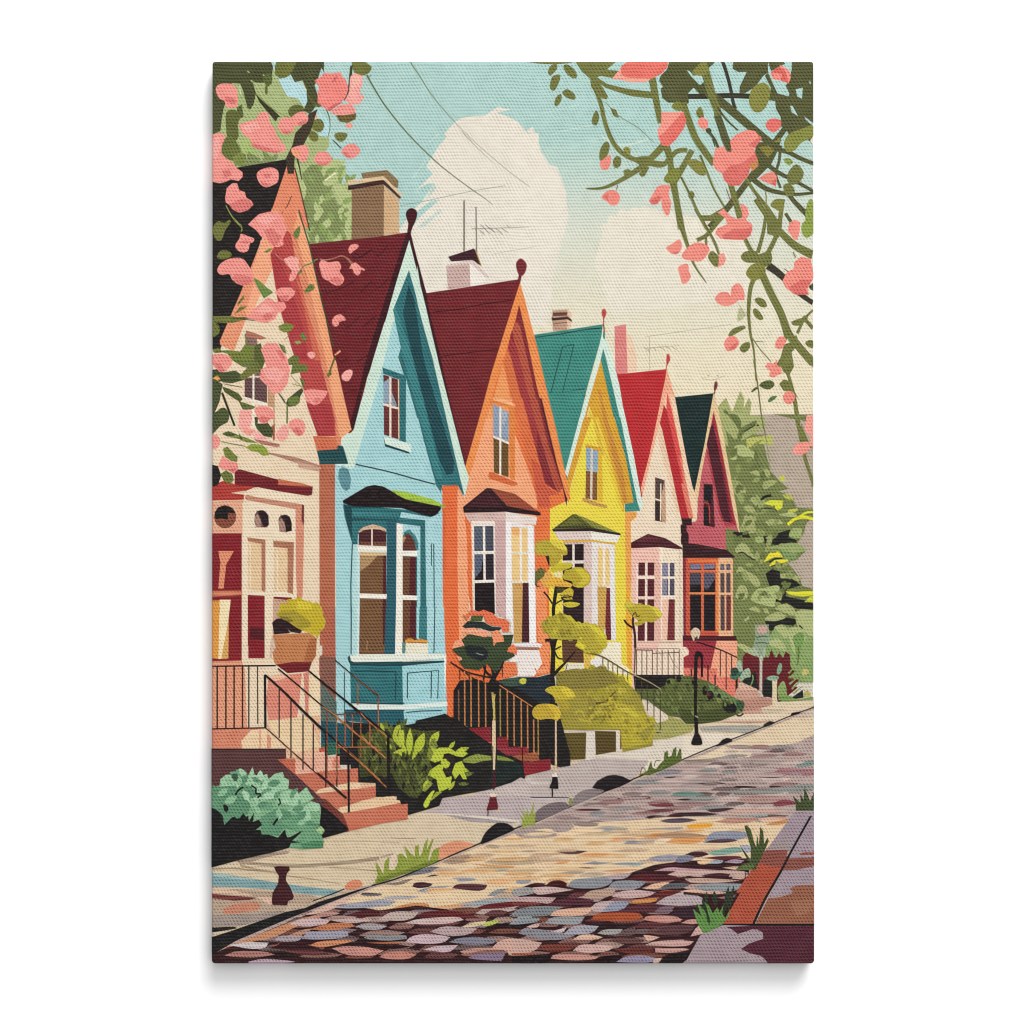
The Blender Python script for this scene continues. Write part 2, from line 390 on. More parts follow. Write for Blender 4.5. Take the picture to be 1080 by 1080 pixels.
p('E8B183', '714 608 786 608 786 626 714 626'); p('E8B183', '744 560 756 560 756 995 746 995'); p('E8B183', '714 750 786 750 786 766 714 766')
T(620, 640)
sub('base_wall'); p('A1323D', '600 215 815 215 815 390 602 385'); p('5C1D26', '600 182 815 182 815 215 600 215'); p('4A1A22', '815 185 940 185 942 215 815 215')
p('EFA583', '815 215 945 215 945 440 940 570 815 490 760 470'); p('E47C66', '600 385 815 390 820 440 960 445 950 580 880 560 800 500 610 440')
sub('railing'); ls('2B1B1E', 1.6, '690 222 760 245 820 265 880 290 945 322', 1.4); 
for x, a, b in ((838, 275, 440), (875, 290, 525), (910, 305, 430)): l('3A2A28', 1.2, '%d %d %d %d' % (x, a, x, b))
for x, a, b in ((720, 330, 440), (760, 370, 470), (805, 430, 495), (655, 390, 440), (685, 310, 400)): l('3A2226', 1.6, '%d %d %d %d' % (x, a, x, b))
l('211D1C', 2.4, '942 420 940 580'); 
s('3F7359', '900 430 930 400 960 390 975 420 940 460 910 455'); s('9FB59F', '940 360 965 340 980 400 960 410'); s('2E4A3E', '905 395 940 385 950 420 915 440'); s('A4B49E', '960 450 990 400 1020 390 1000 440 970 460')
# ---------------- house five: cream with red roof
part('house', 'cream house with bright red roof')
T(540, 300)
sub('chimney', 'tall pink chimney'); p('DE8480', '648 265 722 252 732 560 655 575'); p('EAC9AC', '722 300 755 330 790 460 790 560 732 560')
sub('roof'); p('C22B30', '655 570 980 536 960 660 870 1080 868 1300 795 1370 760 1080')
T(560, 440); p('C22B30', '590 0 800 0 770 110 700 450 690 440')
T(540, 300)
sub('finial'); s('C94542', '978 450 990 440 1002 470 990 500 978 515'); l('C94542', 1.1, '980 510 972 545')
sub('wall'); T(620, 360); p('EBCBAA', '503 190 345 980 660 1080'); T(560, 560); p('EDBDAE', '625 100 690 100 690 1000 635 1000'); T(560, 440); p('EAD6BC', '805 20 840 300 945 640 950 830 632 800 632 660 660 620 700 560 710 470')
sub('gable'); T(620, 360)
p('F0AC8C', '503 178 520 240 552 360 600 620 640 830 690 1070 660 1080 610 860 560 640 500 320 455 520 405 720 345 980 335 930 400 680 470 330')
p('EBCBAA', '520 330 552 360 600 620 640 830 695 1080 672 1120 640 960 590 720'); p('E0514C', '500 318 530 430 600 760 660 1075 640 1090 560 720 495 480'); p('BE2C32', '482 400 500 440 560 720 640 1090 585 1080 545 900 470 560 455 520')
p('E6C6A6', '455 520 470 580 545 900 585 1080 560 1080 520 900 450 650 440 590')
p('E47E68','575 700 600 760 660 1075 640 1090')
T(560, 440); p('BE2C32', '900 400 940 400 1005 640 950 640'); p('E47E68', '950 420 975 420 1030 640 1000 640'); p('EBCBAA', '960 300 975 300 1040 490 1055 560 1045 665 1020 600')
sub('window'); p('8B6556', '785 378 848 400 855 668 785 655'); p('5A4440', '790 385 842 400 822 525 788 512'); p('3E2C2B', '785 530 816 535 816 658 785 652'); p('C79F7E', '822 520 845 400 855 668 830 660'); l('F2E3CB', 1.2, '785 517 822 528'); l('F2E3CB', 1.2, '822 420 820 655')
sub('bay_window'); p('54202A', '630 795 740 738 850 765 955 825 960 835 632 828'); p('6B2B31', '660 785 740 745 850 780 800 785')
p('EDBDAE', '635 830 812 822 812 1085 640 1085'); p('EBD8BF', '812 822 955 838 955 1085 812 1085'); p('98343B', '648 868 812 865 812 886 648 886')
T(560, 560); p('EDBDAE', '635 110 812 105 815 700 655 705'); p('EBD8BF', '812 105 955 118 955 740 812 700'); p('E5B5A4', '778 200 830 205 830 700 785 700')
p('F0E2CC', '820 110 835 110 835 690 822 690')
sub('window'); p('5F242C', '675 200 780 200 780 695 672 695'); p('F0D6C6', '722 195 738 195 735 700 720 700'); p('F0D6C6', '670 282 782 282 782 304 670 304'); p('F0D6C6', '670 414 782 414 782 432 670 432'); p('F0D6C6', '668 200 680 200 675 700 664 700')
sub('window'); p('5A5266', '830 202 908 202 908 412 830 412'); p('8B869B', '830 202 868 202 868 285 830 285'); p('8B869B', '830 302 862 302 862 410 830 410'); p('EFE0CC', '868 200 878 200 878 415 868 415'); p('EFE0CC', '826 288 910 288 910 303 826 303'); p('EFE0CC', '826 408 910 408 910 432 826 432')
p('EDC0A8', '830 430 870 430 862 692 830 692'); p('7C3034', '872 432 910 432 910 692 862 692')
p('D5BFA8', '938 125 946 125 946 700 940 700')
sub('base_wall'); p('EBD5BE', '660 700 960 695 962 760 1000 780 965 800 965 910 660 912'); p('EDBDAE', '655 705 810 705 800 760 660 760'); p('D8B79E', '660 700 955 696 955 710 660 712')
sub('railing'); 
for x in (668, 702, 733, 768, 798, 830, 868, 905, 938): l('6E5748', 1.1, '%d 750 %d 912' % (x, x))
l('6E5748', 1.2, '660 752 765 755'); l('6E5748', 1.0, '765 775 940 768'); l('A08672', .7, '660 740 940 745'); ls('8A705E', .7, '870 770 905 840 930 870')
s('EBD5BE', '945 740 980 735 1000 765 985 785 950 775')
# ---------------- house four: yellow with teal roof
part('house', 'yellow house with teal green roof and mint bargeboards')
T(540, 300)
sub('chimney', 'striped brown brick chimney'); p('C29A80', '255 165 350 158 350 290 258 296'); p('E2BFA2', '350 158 378 180 375 270 348 285'); p('4A2E29', '250 205 350 200 380 225 378 238 350 220 252 230'); p('6B4238', '258 180 350 176 350 196 258 200'); l('7A5648', .8, '258 250 350 240'); p('C29A80','258 205 348 198 348 204 258 212')
sub('roof'); p('3E8E81', '140 318 575 252 565 340 480 640 370 1080 330 1400 300 1060 220 700'); T(560, 440); p('3E8E81', '145 0 330 0 290 140 215 345')
T(540, 300); ls('1D4A48', 1.1, '142 335 300 315 440 290 570 275'); l('1D4A48', 1.0, '245 690 320 395 392 380'); l('1D4A48', 1.0, '392 380 320 682 460 660'); l('1D4A48', 1.0, '465 700 455 715')
sub('finial'); s('C24B46', '566 175 583 152 598 178 585 215 578 215'); l('C24B46', 1.2, '580 205 580 260'); l('A9683E', 1.6, '578 250 586 305'); l('3A8C80', 2, '582 300 582 350')
sub('wall'); T(540, 300); p('E3C53A', '575 420 420 1085 720 1085'); T(560, 440); p('E8D440', '385 0 410 30 470 260 600 600 605 1085 80 1085 100 600 120 490 190 500 225 560 240 490 260 410 340 130')
T(560, 560); p('E8D440', '540 90 605 90 632 100 632 300 640 1050 110 900 80 500 110 60'); p('E9A832', '600 0 632 0 636 300 628 420 640 600 638 880 608 860 600 560')
sub('gable'); T(540, 300)
p('D2E5D8', '570 310 580 345 600 350 640 480 680 640 700 760 768 1080 735 1085 690 880 640 660 578 405 545 520 470 790 405 1085 365 1085 430 840 520 520')
T(560, 440); p('D2E5D8', '308 0 343 0 243 400 215 350'); p('D2E5D8', '565 0 598 0 652 250 708 560 690 598 672 560 613 250')
T(540, 300); p('3A8C80', '578 405 600 490 640 660 690 880 735 1085 700 1085 640 830 560 480')
T(560, 440); p('3A8C80', '525 0 566 0 614 245 674 540 692 592 595 598 595 548 650 540 640 500')
T(540, 300); p('D9A22C', '562 480 640 830 700 1085 560 1085 520 850 490 770 440 960 405 1085 400 1085 480 760'); p('C98A35', '540 660 560 670 660 1085 620 1085 590 900'); p('DDB93A', '500 790 520 850 585 1085 560 1085 540 1000')
T(560, 440); p('D9A22C', '400 0 528 0 600 260 650 540 592 548 590 600 570 590 470 260'); p('C98A35', '455 0 480 0 580 330 610 540 590 545 560 420'); p('E3C53A', '405 0 425 0 500 260 585 580 570 590 470 260')
p('DBA02E', '335 0 385 0 340 130 255 420 240 490 225 400')
p('E9A24A', '595 598 668 598 668 630 632 660 632 1085 600 1085'); 
sub('window', 'blue paned attic window'); p('D8A42F', '345 170 450 195 455 540 425 530 425 215 345 190'); p('8FA9C0', '348 190 425 215 422 350 350 335'); p('8A5A34', '348 338 420 350 420 528 345 512'); p('D9C9B5', '378 195 392 200 388 525 374 520'); p('C9974F', '325 510 345 512 420 540 485 560 480 575 400 560 325 530')
p('DFB22F', '425 215 450 200 455 540 425 530')
sub('bay_window'); p('5F6128', '132 712 262 615 280 613 440 680 568 738 568 748 400 712 150 722'); p('8C8C3A', '290 620 330 630 440 680 560 735 400 700'); p('4A4C20','150 705 262 620 380 700'); p('6A6B2C','180 690 262 625 340 680'); p('332522', '132 710 380 700 568 736 565 748 380 722 140 724')
p('DCC9C0', '145 724 382 722 382 778 220 780 175 775'); p('E9E2D6', '382 722 565 748 545 795 382 775'); p('D9A93A', '200 780 382 776 535 798 530 808 380 788 210 795')
p('D9BFB5', '210 795 385 788 385 1085 200 1085'); p('E6DED6', '385 788 530 808 530 1085 385 1085'); 
T(560, 560); p('D9BFB5', '200 85 385 75 385 600 340 600 200 560'); p('E3DBD6', '385 75 530 90 535 700 440 640 385 600')
sub('window'); p('2D1B20', '200 85 334 82 334 590 205 560'); p('E8DAD0', '262 85 276 85 276 240 262 240'); p('E8DAD0', '198 188 335 186 335 205 198 207'); 
p('EBC980', '425 100 495 112 500 345 422 345'); p('E9E2DC', '455 95 470 98 470 350 455 350'); p('CFA550', '420 350 480 352 470 620 425 620'); p('7A2B31', '478 360 500 360 508 690 475 690 470 600'); p('E4DFE0', '500 105 526 108 538 690 508 690')
sub('base_wall'); p('EDE3C8', '480 700 570 705 572 840 620 870 620 920 480 880 380 830'); p('62402C', '195 680 330 690 335 835 200 830'); p('E2D8C2', '210 838 335 835 335 890 215 895'); p('D9B54A', '338 770 380 770 378 880 340 880'); s('E6DEDA', '380 815 440 810 450 860 390 860')
# ---------------- house three: orange
part('house', 'orange house with dark red roof and white bay window')
T(440, 260)
sub('chimney', 'white chimney with a dark cap'); p('C9AAA2', '182 118 345 85 342 250 195 272'); p('ECE4DA', '330 85 455 200 380 240 338 250'); p('DAC6BE', '182 118 345 82 455 190 445 205 340 110 190 125')
p('43202A', '195 65 360 12 385 60 405 125 350 85 215 95'); l('B08A3A', 1.2, '368 18 405 125')
sub('roof'); p('79252A', '50 296 645 207 655 245 640 340 540 740 440 1085 410 1300 300 1520 220 1080 130 690'); 
ls('3A1216', 1.0, '100 415 250 400 420 365 600 340'); ls('3A1216', .9, '150 695 300 675 420 660 520 652')
sub('finial'); s('7F2A32', '625 110 655 75 692 110 685 160 665 185 640 175'); p('7F2A32', '644 170 664 175 652 235 636 215')
sub('wall')
T(440, 260); p('E8763C', '648 300 560 560 440 1085 830 1085'); T(460, 420); p('E8763C', '330 0 690 0 850 640 720 700 200 560')
T(460, 420); p('F2A577', '320 0 480 0 490 200 600 500 650 690 720 690 720 1085 185 1085 130 560 190 540 245 300')
p('E8713A', '640 660 720 680 718 1085 640 1085 620 820'); 
T(460, 560); p('E8763C', '610 0 710 0 712 300 725 900 600 930 620 500'); p('F0905A', '620 330 700 330 700 560 720 600 715 900 660 900 640 600')
p('E86D38', '35 0 135 0 150 560 165 850 120 1000 118 1200 60 1200'); p('F2A577', '130 0 185 0 230 900 150 900'); p('E8713A', '180 0 220 0 232 500 225 540 205 400')
p('E8713A', '60 850 160 830 480 830 520 910 420 940 300 1020 130 1050 110 1120'); p('E77A48', '400 840 500 820 520 905 410 950')
T(460, 420); p('E86D38', '35 560 60 550 140 552 135 600 140 1085 40 1085'); p('F2A577', '135 590 150 560 190 650 200 1085 135 1085'); p('E8713A', '180 740 218 800 222 1085 212 1085'); p('DE6230', '40 700 60 700 60 1085 42 1085')
sub('gable'); T(440, 260)
p('EE8F4A', '650 230 665 275 760 640 860 1085 800 1085 760 900 645 365 620 470 480 930 445 1085 395 1085 470 800'); 
p('8B2D33', '645 365 690 560 760 900 810 1085 690 1085 600 760 590 560 625 460'); p('B9553F', '625 470 650 500 780 1085 750 1085 640 720 600 530'); p('A83A3C', '590 560 630 640 740 1085 690 1085 570 660')
p('D9713F', '570 640 590 690 690 1085 630 1085 550 740'); p('EE9A5C', '540 740 560 800 615 1085 450 1085'); 
T(460, 420); p('EE8F4A', '310 0 345 0 270 300 200 530 185 430 240 240'); p('EE8F4A', '665 0 712 0 760 200 848 620 838 660 800 540')
p('8B2D33', '540 0 668 0 710 220 805 560 815 640 800 560 770 610 690 560'); p('B5503C', '590 0 640 0 700 260 800 570 770 600 680 400'); p('A83A3C', '545 0 590 0 660 260 740 560 690 560 640 400')
p('8B2D33', '640 200 680 320 750 560 690 552 640 380'); p('54202A', '655 0 668 0 712 190 785 500 830 640 824 685 800 560 735 340')
p('DE7040', '485 0 545 0 620 280 690 540 780 600 715 620 720 690 645 680 600 480'); p('CF5A3E', '600 380 650 420 700 560 770 605 715 615 720 690 650 690')
p('F2A577', '350 200 480 200 600 520 640 690 470 620 360 560')
sub('window', 'tall blue and brown attic window'); p('E3843C', '330 0 500 45 498 520 465 505 460 60 358 30 350 60'); p('F0AE7C', '358 0 420 0 500 40 498 52 355 10'); p('8FA0B4', '360 35 460 90 458 285 362 245'); p('6E5128', '362 245 458 285 458 500 366 470'); p('EFE3D5', '400 55 413 60 412 490 400 485'); p('EFE3D5', '362 236 460 278 460 292 362 250'); p('A9B3C0','412 65 455 92 430 180 412 150')
p('D96A38', '335 465 360 470 515 535 515 550 480 555 340 510 330 490')
sub('bay_window'); p('3A1B22', '168 690 320 568 350 570 480 600 660 725 662 742 640 742 440 710 180 725'); p('9E4A34', '350 575 500 605 650 720 450 682'); p('4A2027', '200 685 318 580 430 700'); p('2B161B', '170 690 440 690 662 725 660 742 430 720 175 725')
p('D3B3AB', '180 728 440 718 440 785 220 782 200 770'); p('E6D8D0', '440 718 640 752 630 805 440 785'); p('DC8A50', '215 782 440 785 630 803 630 812 440 795 215 792')
T(460, 560); p('EADCD0', '222 -65 375 -65 380 520 240 500'); p('CDA8A4', '372 -65 445 -62 445 560 380 520'); p('E8E2E0', '440 -62 620 -30 635 720 480 700 470 560 442 560')
sub('window'); p('24161E', '240 -30 362 -32 368 560 245 500'); p('5A6272', '242 -30 295 -30 298 130 242 130'); p('4A4F5E', '310 -30 360 -30 362 130 310 130'); p('5B6478', '242 145 300 145 285 250 245 300'); p('2E2630', '312 145 362 145 365 310 315 310'); 
p('EDE3D8', '295 -30 310 -30 314 315 300 315'); p('EDE3D8', '238 128 365 126 365 145 238 147'); p('EDE3D8', '240 312 368 308 368 326 242 330'); p('1E1318', '246 330 368 328 372 525 245 500')
sub('window'); p('ECC987', '475 -25 578 -20 580 320 480 320'); p('F0B268', '475 -25 528 -22 525 35 480 25'); p('EAE2DC', '528 -30 542 -30 545 320 530 320'); p('EAE2DC', '470 132 580 135 580 145 470 142'); p('EAE6E4', '478 316 585 318 585 328 478 328'); p('CFA15A', '482 328 550 328 545 705 490 705 490 600'); p('4E2028', '548 328 585 328 590 706 542 706'); p('EFEBEA', '440 -60 475 -55 482 580 465 560 442 540'); p('F0ECEB', '582 -40 610 -35 632 715 592 712')
p('E9E4E2', '480 715 640 708 672 720 660 738 500 730'); p('A87868', '505 732 650 735 648 755 510 752'); p('EAE0DA', '515 752 650 755 672 840 620 920 515 920 520 830 460 830')
l('E8713A', 1.6, '625 870 640 895 668 850 690 845'); p('EF9A6C', '635 880 700 870 690 900 640 900')
# ---------------- tree behind the near houses
part('tree', 'leafy light green tree behind the tan chimney')
T(220, 60)
sub('crown')
p('A9B77C', '130 0 380 0 440 130 470 200 540 250 640 300 620 390 700 500 760 510 765 560 700 660 830 650 870 720 840 800 900 810 950 870 1000 1400 560 1400 480 700 100 720 20 560 20 300')
p('B4D8DC', '440 140 500 130 545 160 600 180 640 300 600 310 560 260 500 250 470 200'); p('AED0CA','500 130 530 20 470 20 410 40 430 130')
p('B4D8DC', '700 345 780 420 770 500 700 500'); p('E9AD8A', '640 370 680 340 690 400 640 410')
p('84925A', '590 740 650 680 720 690 760 760 800 740 780 830 740 920 780 860 820 940 920 930 860 1000 880 1300 620 1300 580 960 620 860')
p('B6C285', '700 700 780 660 820 650 835 670 760 720 730 760'); p('B6C285', '720 790 790 740 860 715 875 730 820 790 760 820 730 810'); p('E5E3B8', '730 780 800 730 810 735 745 782')
s('B6C285', '790 820 860 810 910 850 930 930 880 960 830 920'); p('B6C285', '665 1000 720 950 725 980 690 1040 668 1030'); p('B6C285', '710 1060 770 1010 775 1060 740 1090'); p('B6C285', '860 1080 890 950 945 900 950 1100 900 1120'); p('B6C285', '720 900 770 870 800 880 770 900 740 915')
p('B6C285', '530 720 560 660 590 760 620 830 590 960 580 1080 540 800'); 
T(220, 220); p('B9C588', '580 60 600 80 640 200 620 230 600 150'); p('B6C285', '665 40 720 0 730 20 690 80 670 75'); p('B6C285', '735 100 770 45 778 55 765 120'); p('B6C285', '830 110 910 170 960 150 950 200 900 205 870 170'); p('B6C285', '740 195 830 185 850 195 780 212'); p('B6C285', '855 30 945 0 930 60 900 125 880 80')
T(220, 60)
scatter(['B6C285', '8CA25C', '93A962'], '600 700 800 650 930 800 950 1200 600 1200', 40, 70, .5, -70, 50)
s('A7BA70', '200 540 260 520 300 600 260 640 220 620'); p('84925A', '190 680 240 650 250 600 320 640 340 680 200 700'); p('84925A', '350 640 340 590 410 640 380 650 430 610 440 640 420 660 330 670')
# ---------------- house two: light blue
part('house', 'light blue house with dark red roof and teal bay window')
T(380, 160)
sub('chimney', 'tan stone chimney')
T(220, 60); p('8D7450', '965 735 1130 715 1200 780 1200 830 980 790'); p('8E6F50', '945 830 1110 790 1110 1150 960 1150')
T(380, 160); p('8D7450', '5 135 165 118 245 190 225 215 150 160 20 180'); p('D9BE95', '0 200 150 158 265 275 262 285 150 180 -75 210 -75 190'); p('4A2C24', '-78 215 150 175 262 285 250 300 145 205 -78 245'); p('E0C39B', '-80 182 148 155 268 275 258 288 148 178 -80 205')
p('8C6C4E', '-55 240 150 215 148 530 -55 560'); p('D2AD82', '150 215 245 298 248 520 148 530')
sub('roof'); p('752128', '-340 600 -325 585 -100 560 100 540 290 512 320 520 270 740 150 1085 70 1320 -20 1700 -60 1790 -100 1760 -160 1700 -230 1400')
for a in ('-20 680 75 615 110 668 170 600', '0 890 70 820 115 865 180 800', '-60 640 -30 680', '55 1075 100 1040'): l('3D1116', .9, a)
T(220, 220)
for a in ('920 275 965 310 1030 265 1075 300', '730 490 750 535 850 500 925 460', '965 525 1035 460', '840 715 880 755 955 685', '975 750 1060 680', '805 940 845 975 880 945', '940 970 1020 920', '715 520 750 535'): l('3D1116', .9, a)
T(220, 380); l('4A151B', .8, '850 220 890 195 930 190')
T(380, 160)
sub('finial'); s('4B1A22', '288 400 300 368 325 357 352 370 360 400 345 450 325 480 310 470'); p('4B1A22', '305 450 340 450 318 520 295 520')
sub('wall'); T(340, 380); p('A5D2D5', '390 0 480 0 560 200 720 790 760 830 755 1085 760 1800 780 1900 90 1900 78 660 180 660 320 200')
T(340, 640); p('A5D2D5', '80 0 180 0 200 660 90 750 90 600'); p('A5D2D5', '640 0 768 0 780 300 640 300')
p('A5D2D5', '700 290 785 300 770 620 700 620')
sub('gable'); T(380, 160)
p('43161F', '318 510 345 620 420 900 445 1085 425 1085 330 680 310 570 240 780 165 1085 110 1085 230 700 290 520')
p('CDE2D3', '310 560 335 660 440 1085 385 1085 310 750 290 800 215 1085 155 1085 230 820')
p('2F7378', '308 750 350 900 395 1085 215 1085 260 900'); p('1F5560', '306 850 332 900 370 1085 318 1085 290 960'); p('3C8588', '355 920 372 1000 385 1085 350 1085')
p('43161F', '110 1080 168 1080 85 1325 35 1325'); p('CDE2D3', '153 1080 218 1080 152 1325 78 1325'); p('A5D2D5', '205 1080 240 1080 290 1325 150 1325'); p('2F7378', '222 1080 395 1080 462 1325 275 1325'); p('1F5560', '318 1080 370 1080 402 1325 330 1325')
T(440, 260); p('43161F', '0 80 52 300 147 700 230 1085 205 1085 122 680 0 140'); p('CDE2D3', '0 120 22 260 124 680 208 1085 165 1085 85 700 0 350')
p('2F7378', '-20 330 0 355 160 1085 0 1085 -120 700'); p('1F4F58', '-10 480 40 700 115 1085 60 1085 -50 480')
T(340, 380)
p('43161F', '275 0 325 0 250 200 215 430 180 450 175 400 230 200'); p('CDE2D3', '320 0 392 0 300 330 250 500 200 680 170 690 140 600 118 520 140 480 195 450 240 280')
p('43161F', '729 0 746 0 830 350 905 650 905 690 870 600'); p('CDE2D3', '683 0 732 0 900 660 928 740 900 870 870 800 830 560'); 
p('2F7378', '515 0 700 0 760 270 870 740 900 860 880 830 860 790 760 790 750 835 720 790 640 500'); p('1C4A52', '570 0 640 0 700 250 830 640 820 720 780 725 740 640'); p('28656B', '620 0 690 0 740 230 830 600 820 660 700 240'); p('3C8588', '545 0 570 0 740 640 770 725 720 700 600 260')
p('A5D2D5', '480 100 525 100 720 790 700 790 560 300'); ls('1C4048', 1.3, '210 658 420 705 600 755 715 785')
T(0, 0, 1); p('2F7378', '431.3 285 445.8 341 456.7 380 485 503 489 524 483 512 466 512 465 519 460 512 425.8 380 414.5 327'); p('3C8588', '414.5 327 417 322 436 380 463 490 467 505 460 505 425.8 380'); p('1C4A52', '431 300 437 316 447 380 479 487 478 499 471 501 464 487 436 380 425 330')
T(340, 380); sub('window', 'white silled attic window with teal reveal'); p('2F7378', '380 45 530 98 528 520 485 505 480 120 385 85'); p('6F3230', '386 90 480 122 482 500 390 470'); p('8FA3B5', '388 140 440 100 430 200 430 290 386 275'); p('8C98A6','436 190 470 280 470 305 436 290'); p('EBD9C6', '424 100 437 104 437 490 424 486'); p('EBD9C6', '386 270 480 298 480 312 386 286'); l('EBC9A4', 1.2, '482 120 484 500')
p('D5E6D9', '390 482 560 530 565 580 545 590 400 540'); p('1C4A52', '388 480 400 530 550 580 552 592 396 545')
sub('bracket'); p('5C8F98', '105 690 130 675 165 690 182 750 175 810 150 830 120 800 100 740'); e('D8E8E0', 110, 660, 18, 8); e('D8E8E0', 155, 668, 18, 8)
sub('bay_window'); T(340, 500)
p('2F7378', '130 190 180 195 750 245 740 250 700 300 665 300 660 700 665 1085 470 1085 400 1085 410 380 225 380 222 445 190 445 140 270')
p('1C4A52', '180 190 520 195 510 212 185 212'); p('1C4A52', '185 278 480 285 480 292 185 292'); p('1C4A52', '135 195 185 200 190 420 160 330'); p('3C8588','190 240 480 250 490 262 190 262')
p('27606E', '410 290 470 290 465 1085 402 1085'); 
p('211417', '128 168 280 78 330 68 390 80 520 155 750 205 750 225 705 272 640 258 500 215 200 205 132 185'); p('A3C23C', '430 100 520 110 700 160 755 192 750 205 530 160 480 135'); e('9AA84A', 765, 205, 14, 12)
p('A9D3D8', '500 240 720 280 730 300 490 275'); p('A9D3D8', '650 290 760 240 762 1085 662 1085'); 
p('A9D3D8', '470 310 620 330 620 1085 600 1085 600 480 590 420 555 350 520 370 505 400 500 500 470 1085')
p('3C8588', '510 370 550 350 590 390 608 440 608 480 595 480 580 420 550 385'); l('1F5A5E', 1.0, '690 440 690 580'); l('1F5A5E', 1.2, '705 440 710 1085')
sub('window'); p('D4B190', '230 360 260 335 320 318 375 332 405 350 405 365 360 350 300 350 230 370'); p('50242A', '230 375 260 355 312 347 370 352 406 370 406 460 230 452'); p('7A4A38', '230 430 406 430 406 460 230 455'); l('E6D3BE', 1.6, '314 345 314 455')
p('EFE9DC', '222 450 408 458 408 490 225 490'); p('DDBB88', '235 492 405 498 405 515 235 515'); p('7B5636', '238 515 405 515 405 1085 235 1085'); p('5A2428', '385 515 406 515 402 1085 380 1085'); p('B38E62', '238 515 350 515 300 570 240 615'); p('EFE9DC', '232 755 408 760 406 790 234 785'); p('C8E0DF', '222 490 236 490 235 1085 222 1085'); p('B4DAD9', '190 445 222 445 220 1085 190 1085'); l('1F5A5E', 1.3, '190 440 180 700 185 1085'); 
T(340, 640); p('7B5636', '235 0 400 0 392 310 232 310'); p('5A2428', '380 0 402 0 396 240 385 240'); l('A8805A', 1, '285 215 280 280'); p('D5E5E2', '222 0 236 0 232 310 218 305'); p('B4DAD9', '188 0 222 0 220 305 185 300'); l('1F5A5E', 1.3, '183 0 182 300')
T(340, 500)
sub('window'); p('6A3830', '510 410 530 375 560 385 585 430 592 485 510 485'); p('B38E62', '510 390 530 400 512 440'); p('EFE9DC', '470 310 508 320 508 1085 465 1085'); p('EFE9DC', '505 485 600 485 600 522 505 518'); p('74482F', '508 522 592 525 592 1085 508 1085'); p('5A2428', '555 522 592 525 592 770 550 765'); p('EFE9DC', '505 765 600 770 600 798 505 795'); p('5A2428', '560 798 592 800 590 1085 555 1085')
T(340, 640); p('74482F', '508 0 592 0 592 200 508 200'); p('5A2428', '555 0 592 0 592 200 552 190'); p('EFE9DC', '466 0 508 0 505 300 450 300'); p('3A8084', '615 0 662 0 662 200 610 200'); p('27606E', '402 0 466 0 460 300 392 300'); p('A9D3D8','662 0 770 0 775 295 662 295'); l('1F5A5E', 1.2, '712 0 706 290')
p('A9D3D8','596 0 614 0 610 200 596 200')
sub('window_box', 'cream window box with orange flowers'); p('E6DFC8', '528 225 668 230 668 300 525 300'); s('DE9A3C', '530 205 560 200 590 210 620 202 665 215 660 232 600 228 530 228'); l('B56A24', 1, '540 222 660 228')
p('5F8A7E', '505 225 528 225 525 290 505 290')
sub('base_wall'); p('2F7378', '175 345 510 345 520 620 180 610'); p('23606B', '145 650 525 650 525 745 400 748 140 720'); p('9FCFD4', '505 350 780 350 790 715 520 748 510 600'); p('1C4A52', '160 315 180 310 200 340 500 350 780 340 770 352 640 362 500 375 180 370 165 345')
p('E4E6D8', '175 310 230 300 780 298 782 325 520 345 200 350 180 340'); p('E9EAE0', '780 298 785 330 775 600 770 330'); 
p('DDE7DF', '190 618 510 620 790 600 792 628 520 650 220 650'); l('1C4A52', 1.3, '205 408 300 405 470 412'); l('1C4A52', 1.3, '465 412 463 590'); l('1C5058', 1.2, '535 420 735 402 730 580'); l('1C5058', 1.2, '538 420 538 580'); l('1C5058', 1.2, '690 405 688 580'); l('1C4A52', 1.2, '530 668 620 660 755 657'); l('1C4A52', 1.2, '180 605 350 612 520 610'); l('1C4A52',1.2,'140 655 330 660 520 655')
T(340, 640); p('2B2022', '90 760 150 720 230 745 520 748 790 712 790 680 850 740 860 1000 90 1000'); p('1F4A55', '85 770 150 725 240 748 360 760 360 890 85 890')
# ---------------- house one: cream and red
part('house', 'cream and red house at the left edge with a salmon gable')
sub('roof'); T(220, 60); p('241F1D', '20 725 180 700 490 648 515 700 470 800 345 1130 75 1850 20 1850')
sub('wall'); T(220, 380); p('E8D2B4', '20 -40 160 -60 235 -280 300 -480 378 -720 400 -700 440 -340 560 0 690 570 705 660 702 1090 20 1090')
T(220, 500); p('E8D2B4', '20 300 700 300 705 1700 20 1700')
p('BA6A4C', '700 -90 800 -90 800 1085 703 1085'); T(220, 640); p('B5634A', '720 0 802 0 805 540 700 480 700 320 720 300'); p('8A5A4C', '705 310 805 320 805 780 710 760'); p('5A6A62', '712 480 810 600 810 900 712 880'); p('1F5560', '712 720 860 740 1000 760 1075 760 1075 890 712 890'); p('2E6A55','715 860 830 860 830 930 720 945')
T(220, 220); p('F2A880', '330 200 415 180 425 330 260 700 215 690')
sub('gable'); T(220, 60); p('E68A66', '495 690 520 640 545 690 580 820 640 1085 560 1080 470 1020 395 985'); l('3A2320', .9, '525 880 500 940 465 988'); l('4A3A2A', 1.4, '545 700 590 880 640 1100')
T(220, 220); p('E89670', '400 0 450 0 390 130 330 300 240 650 240 690 160 905 130 890 75 865 70 840 200 540 340 190'); p('F2A880','340 190 395 140 380 290 250 660 230 650 300 480 275 390')
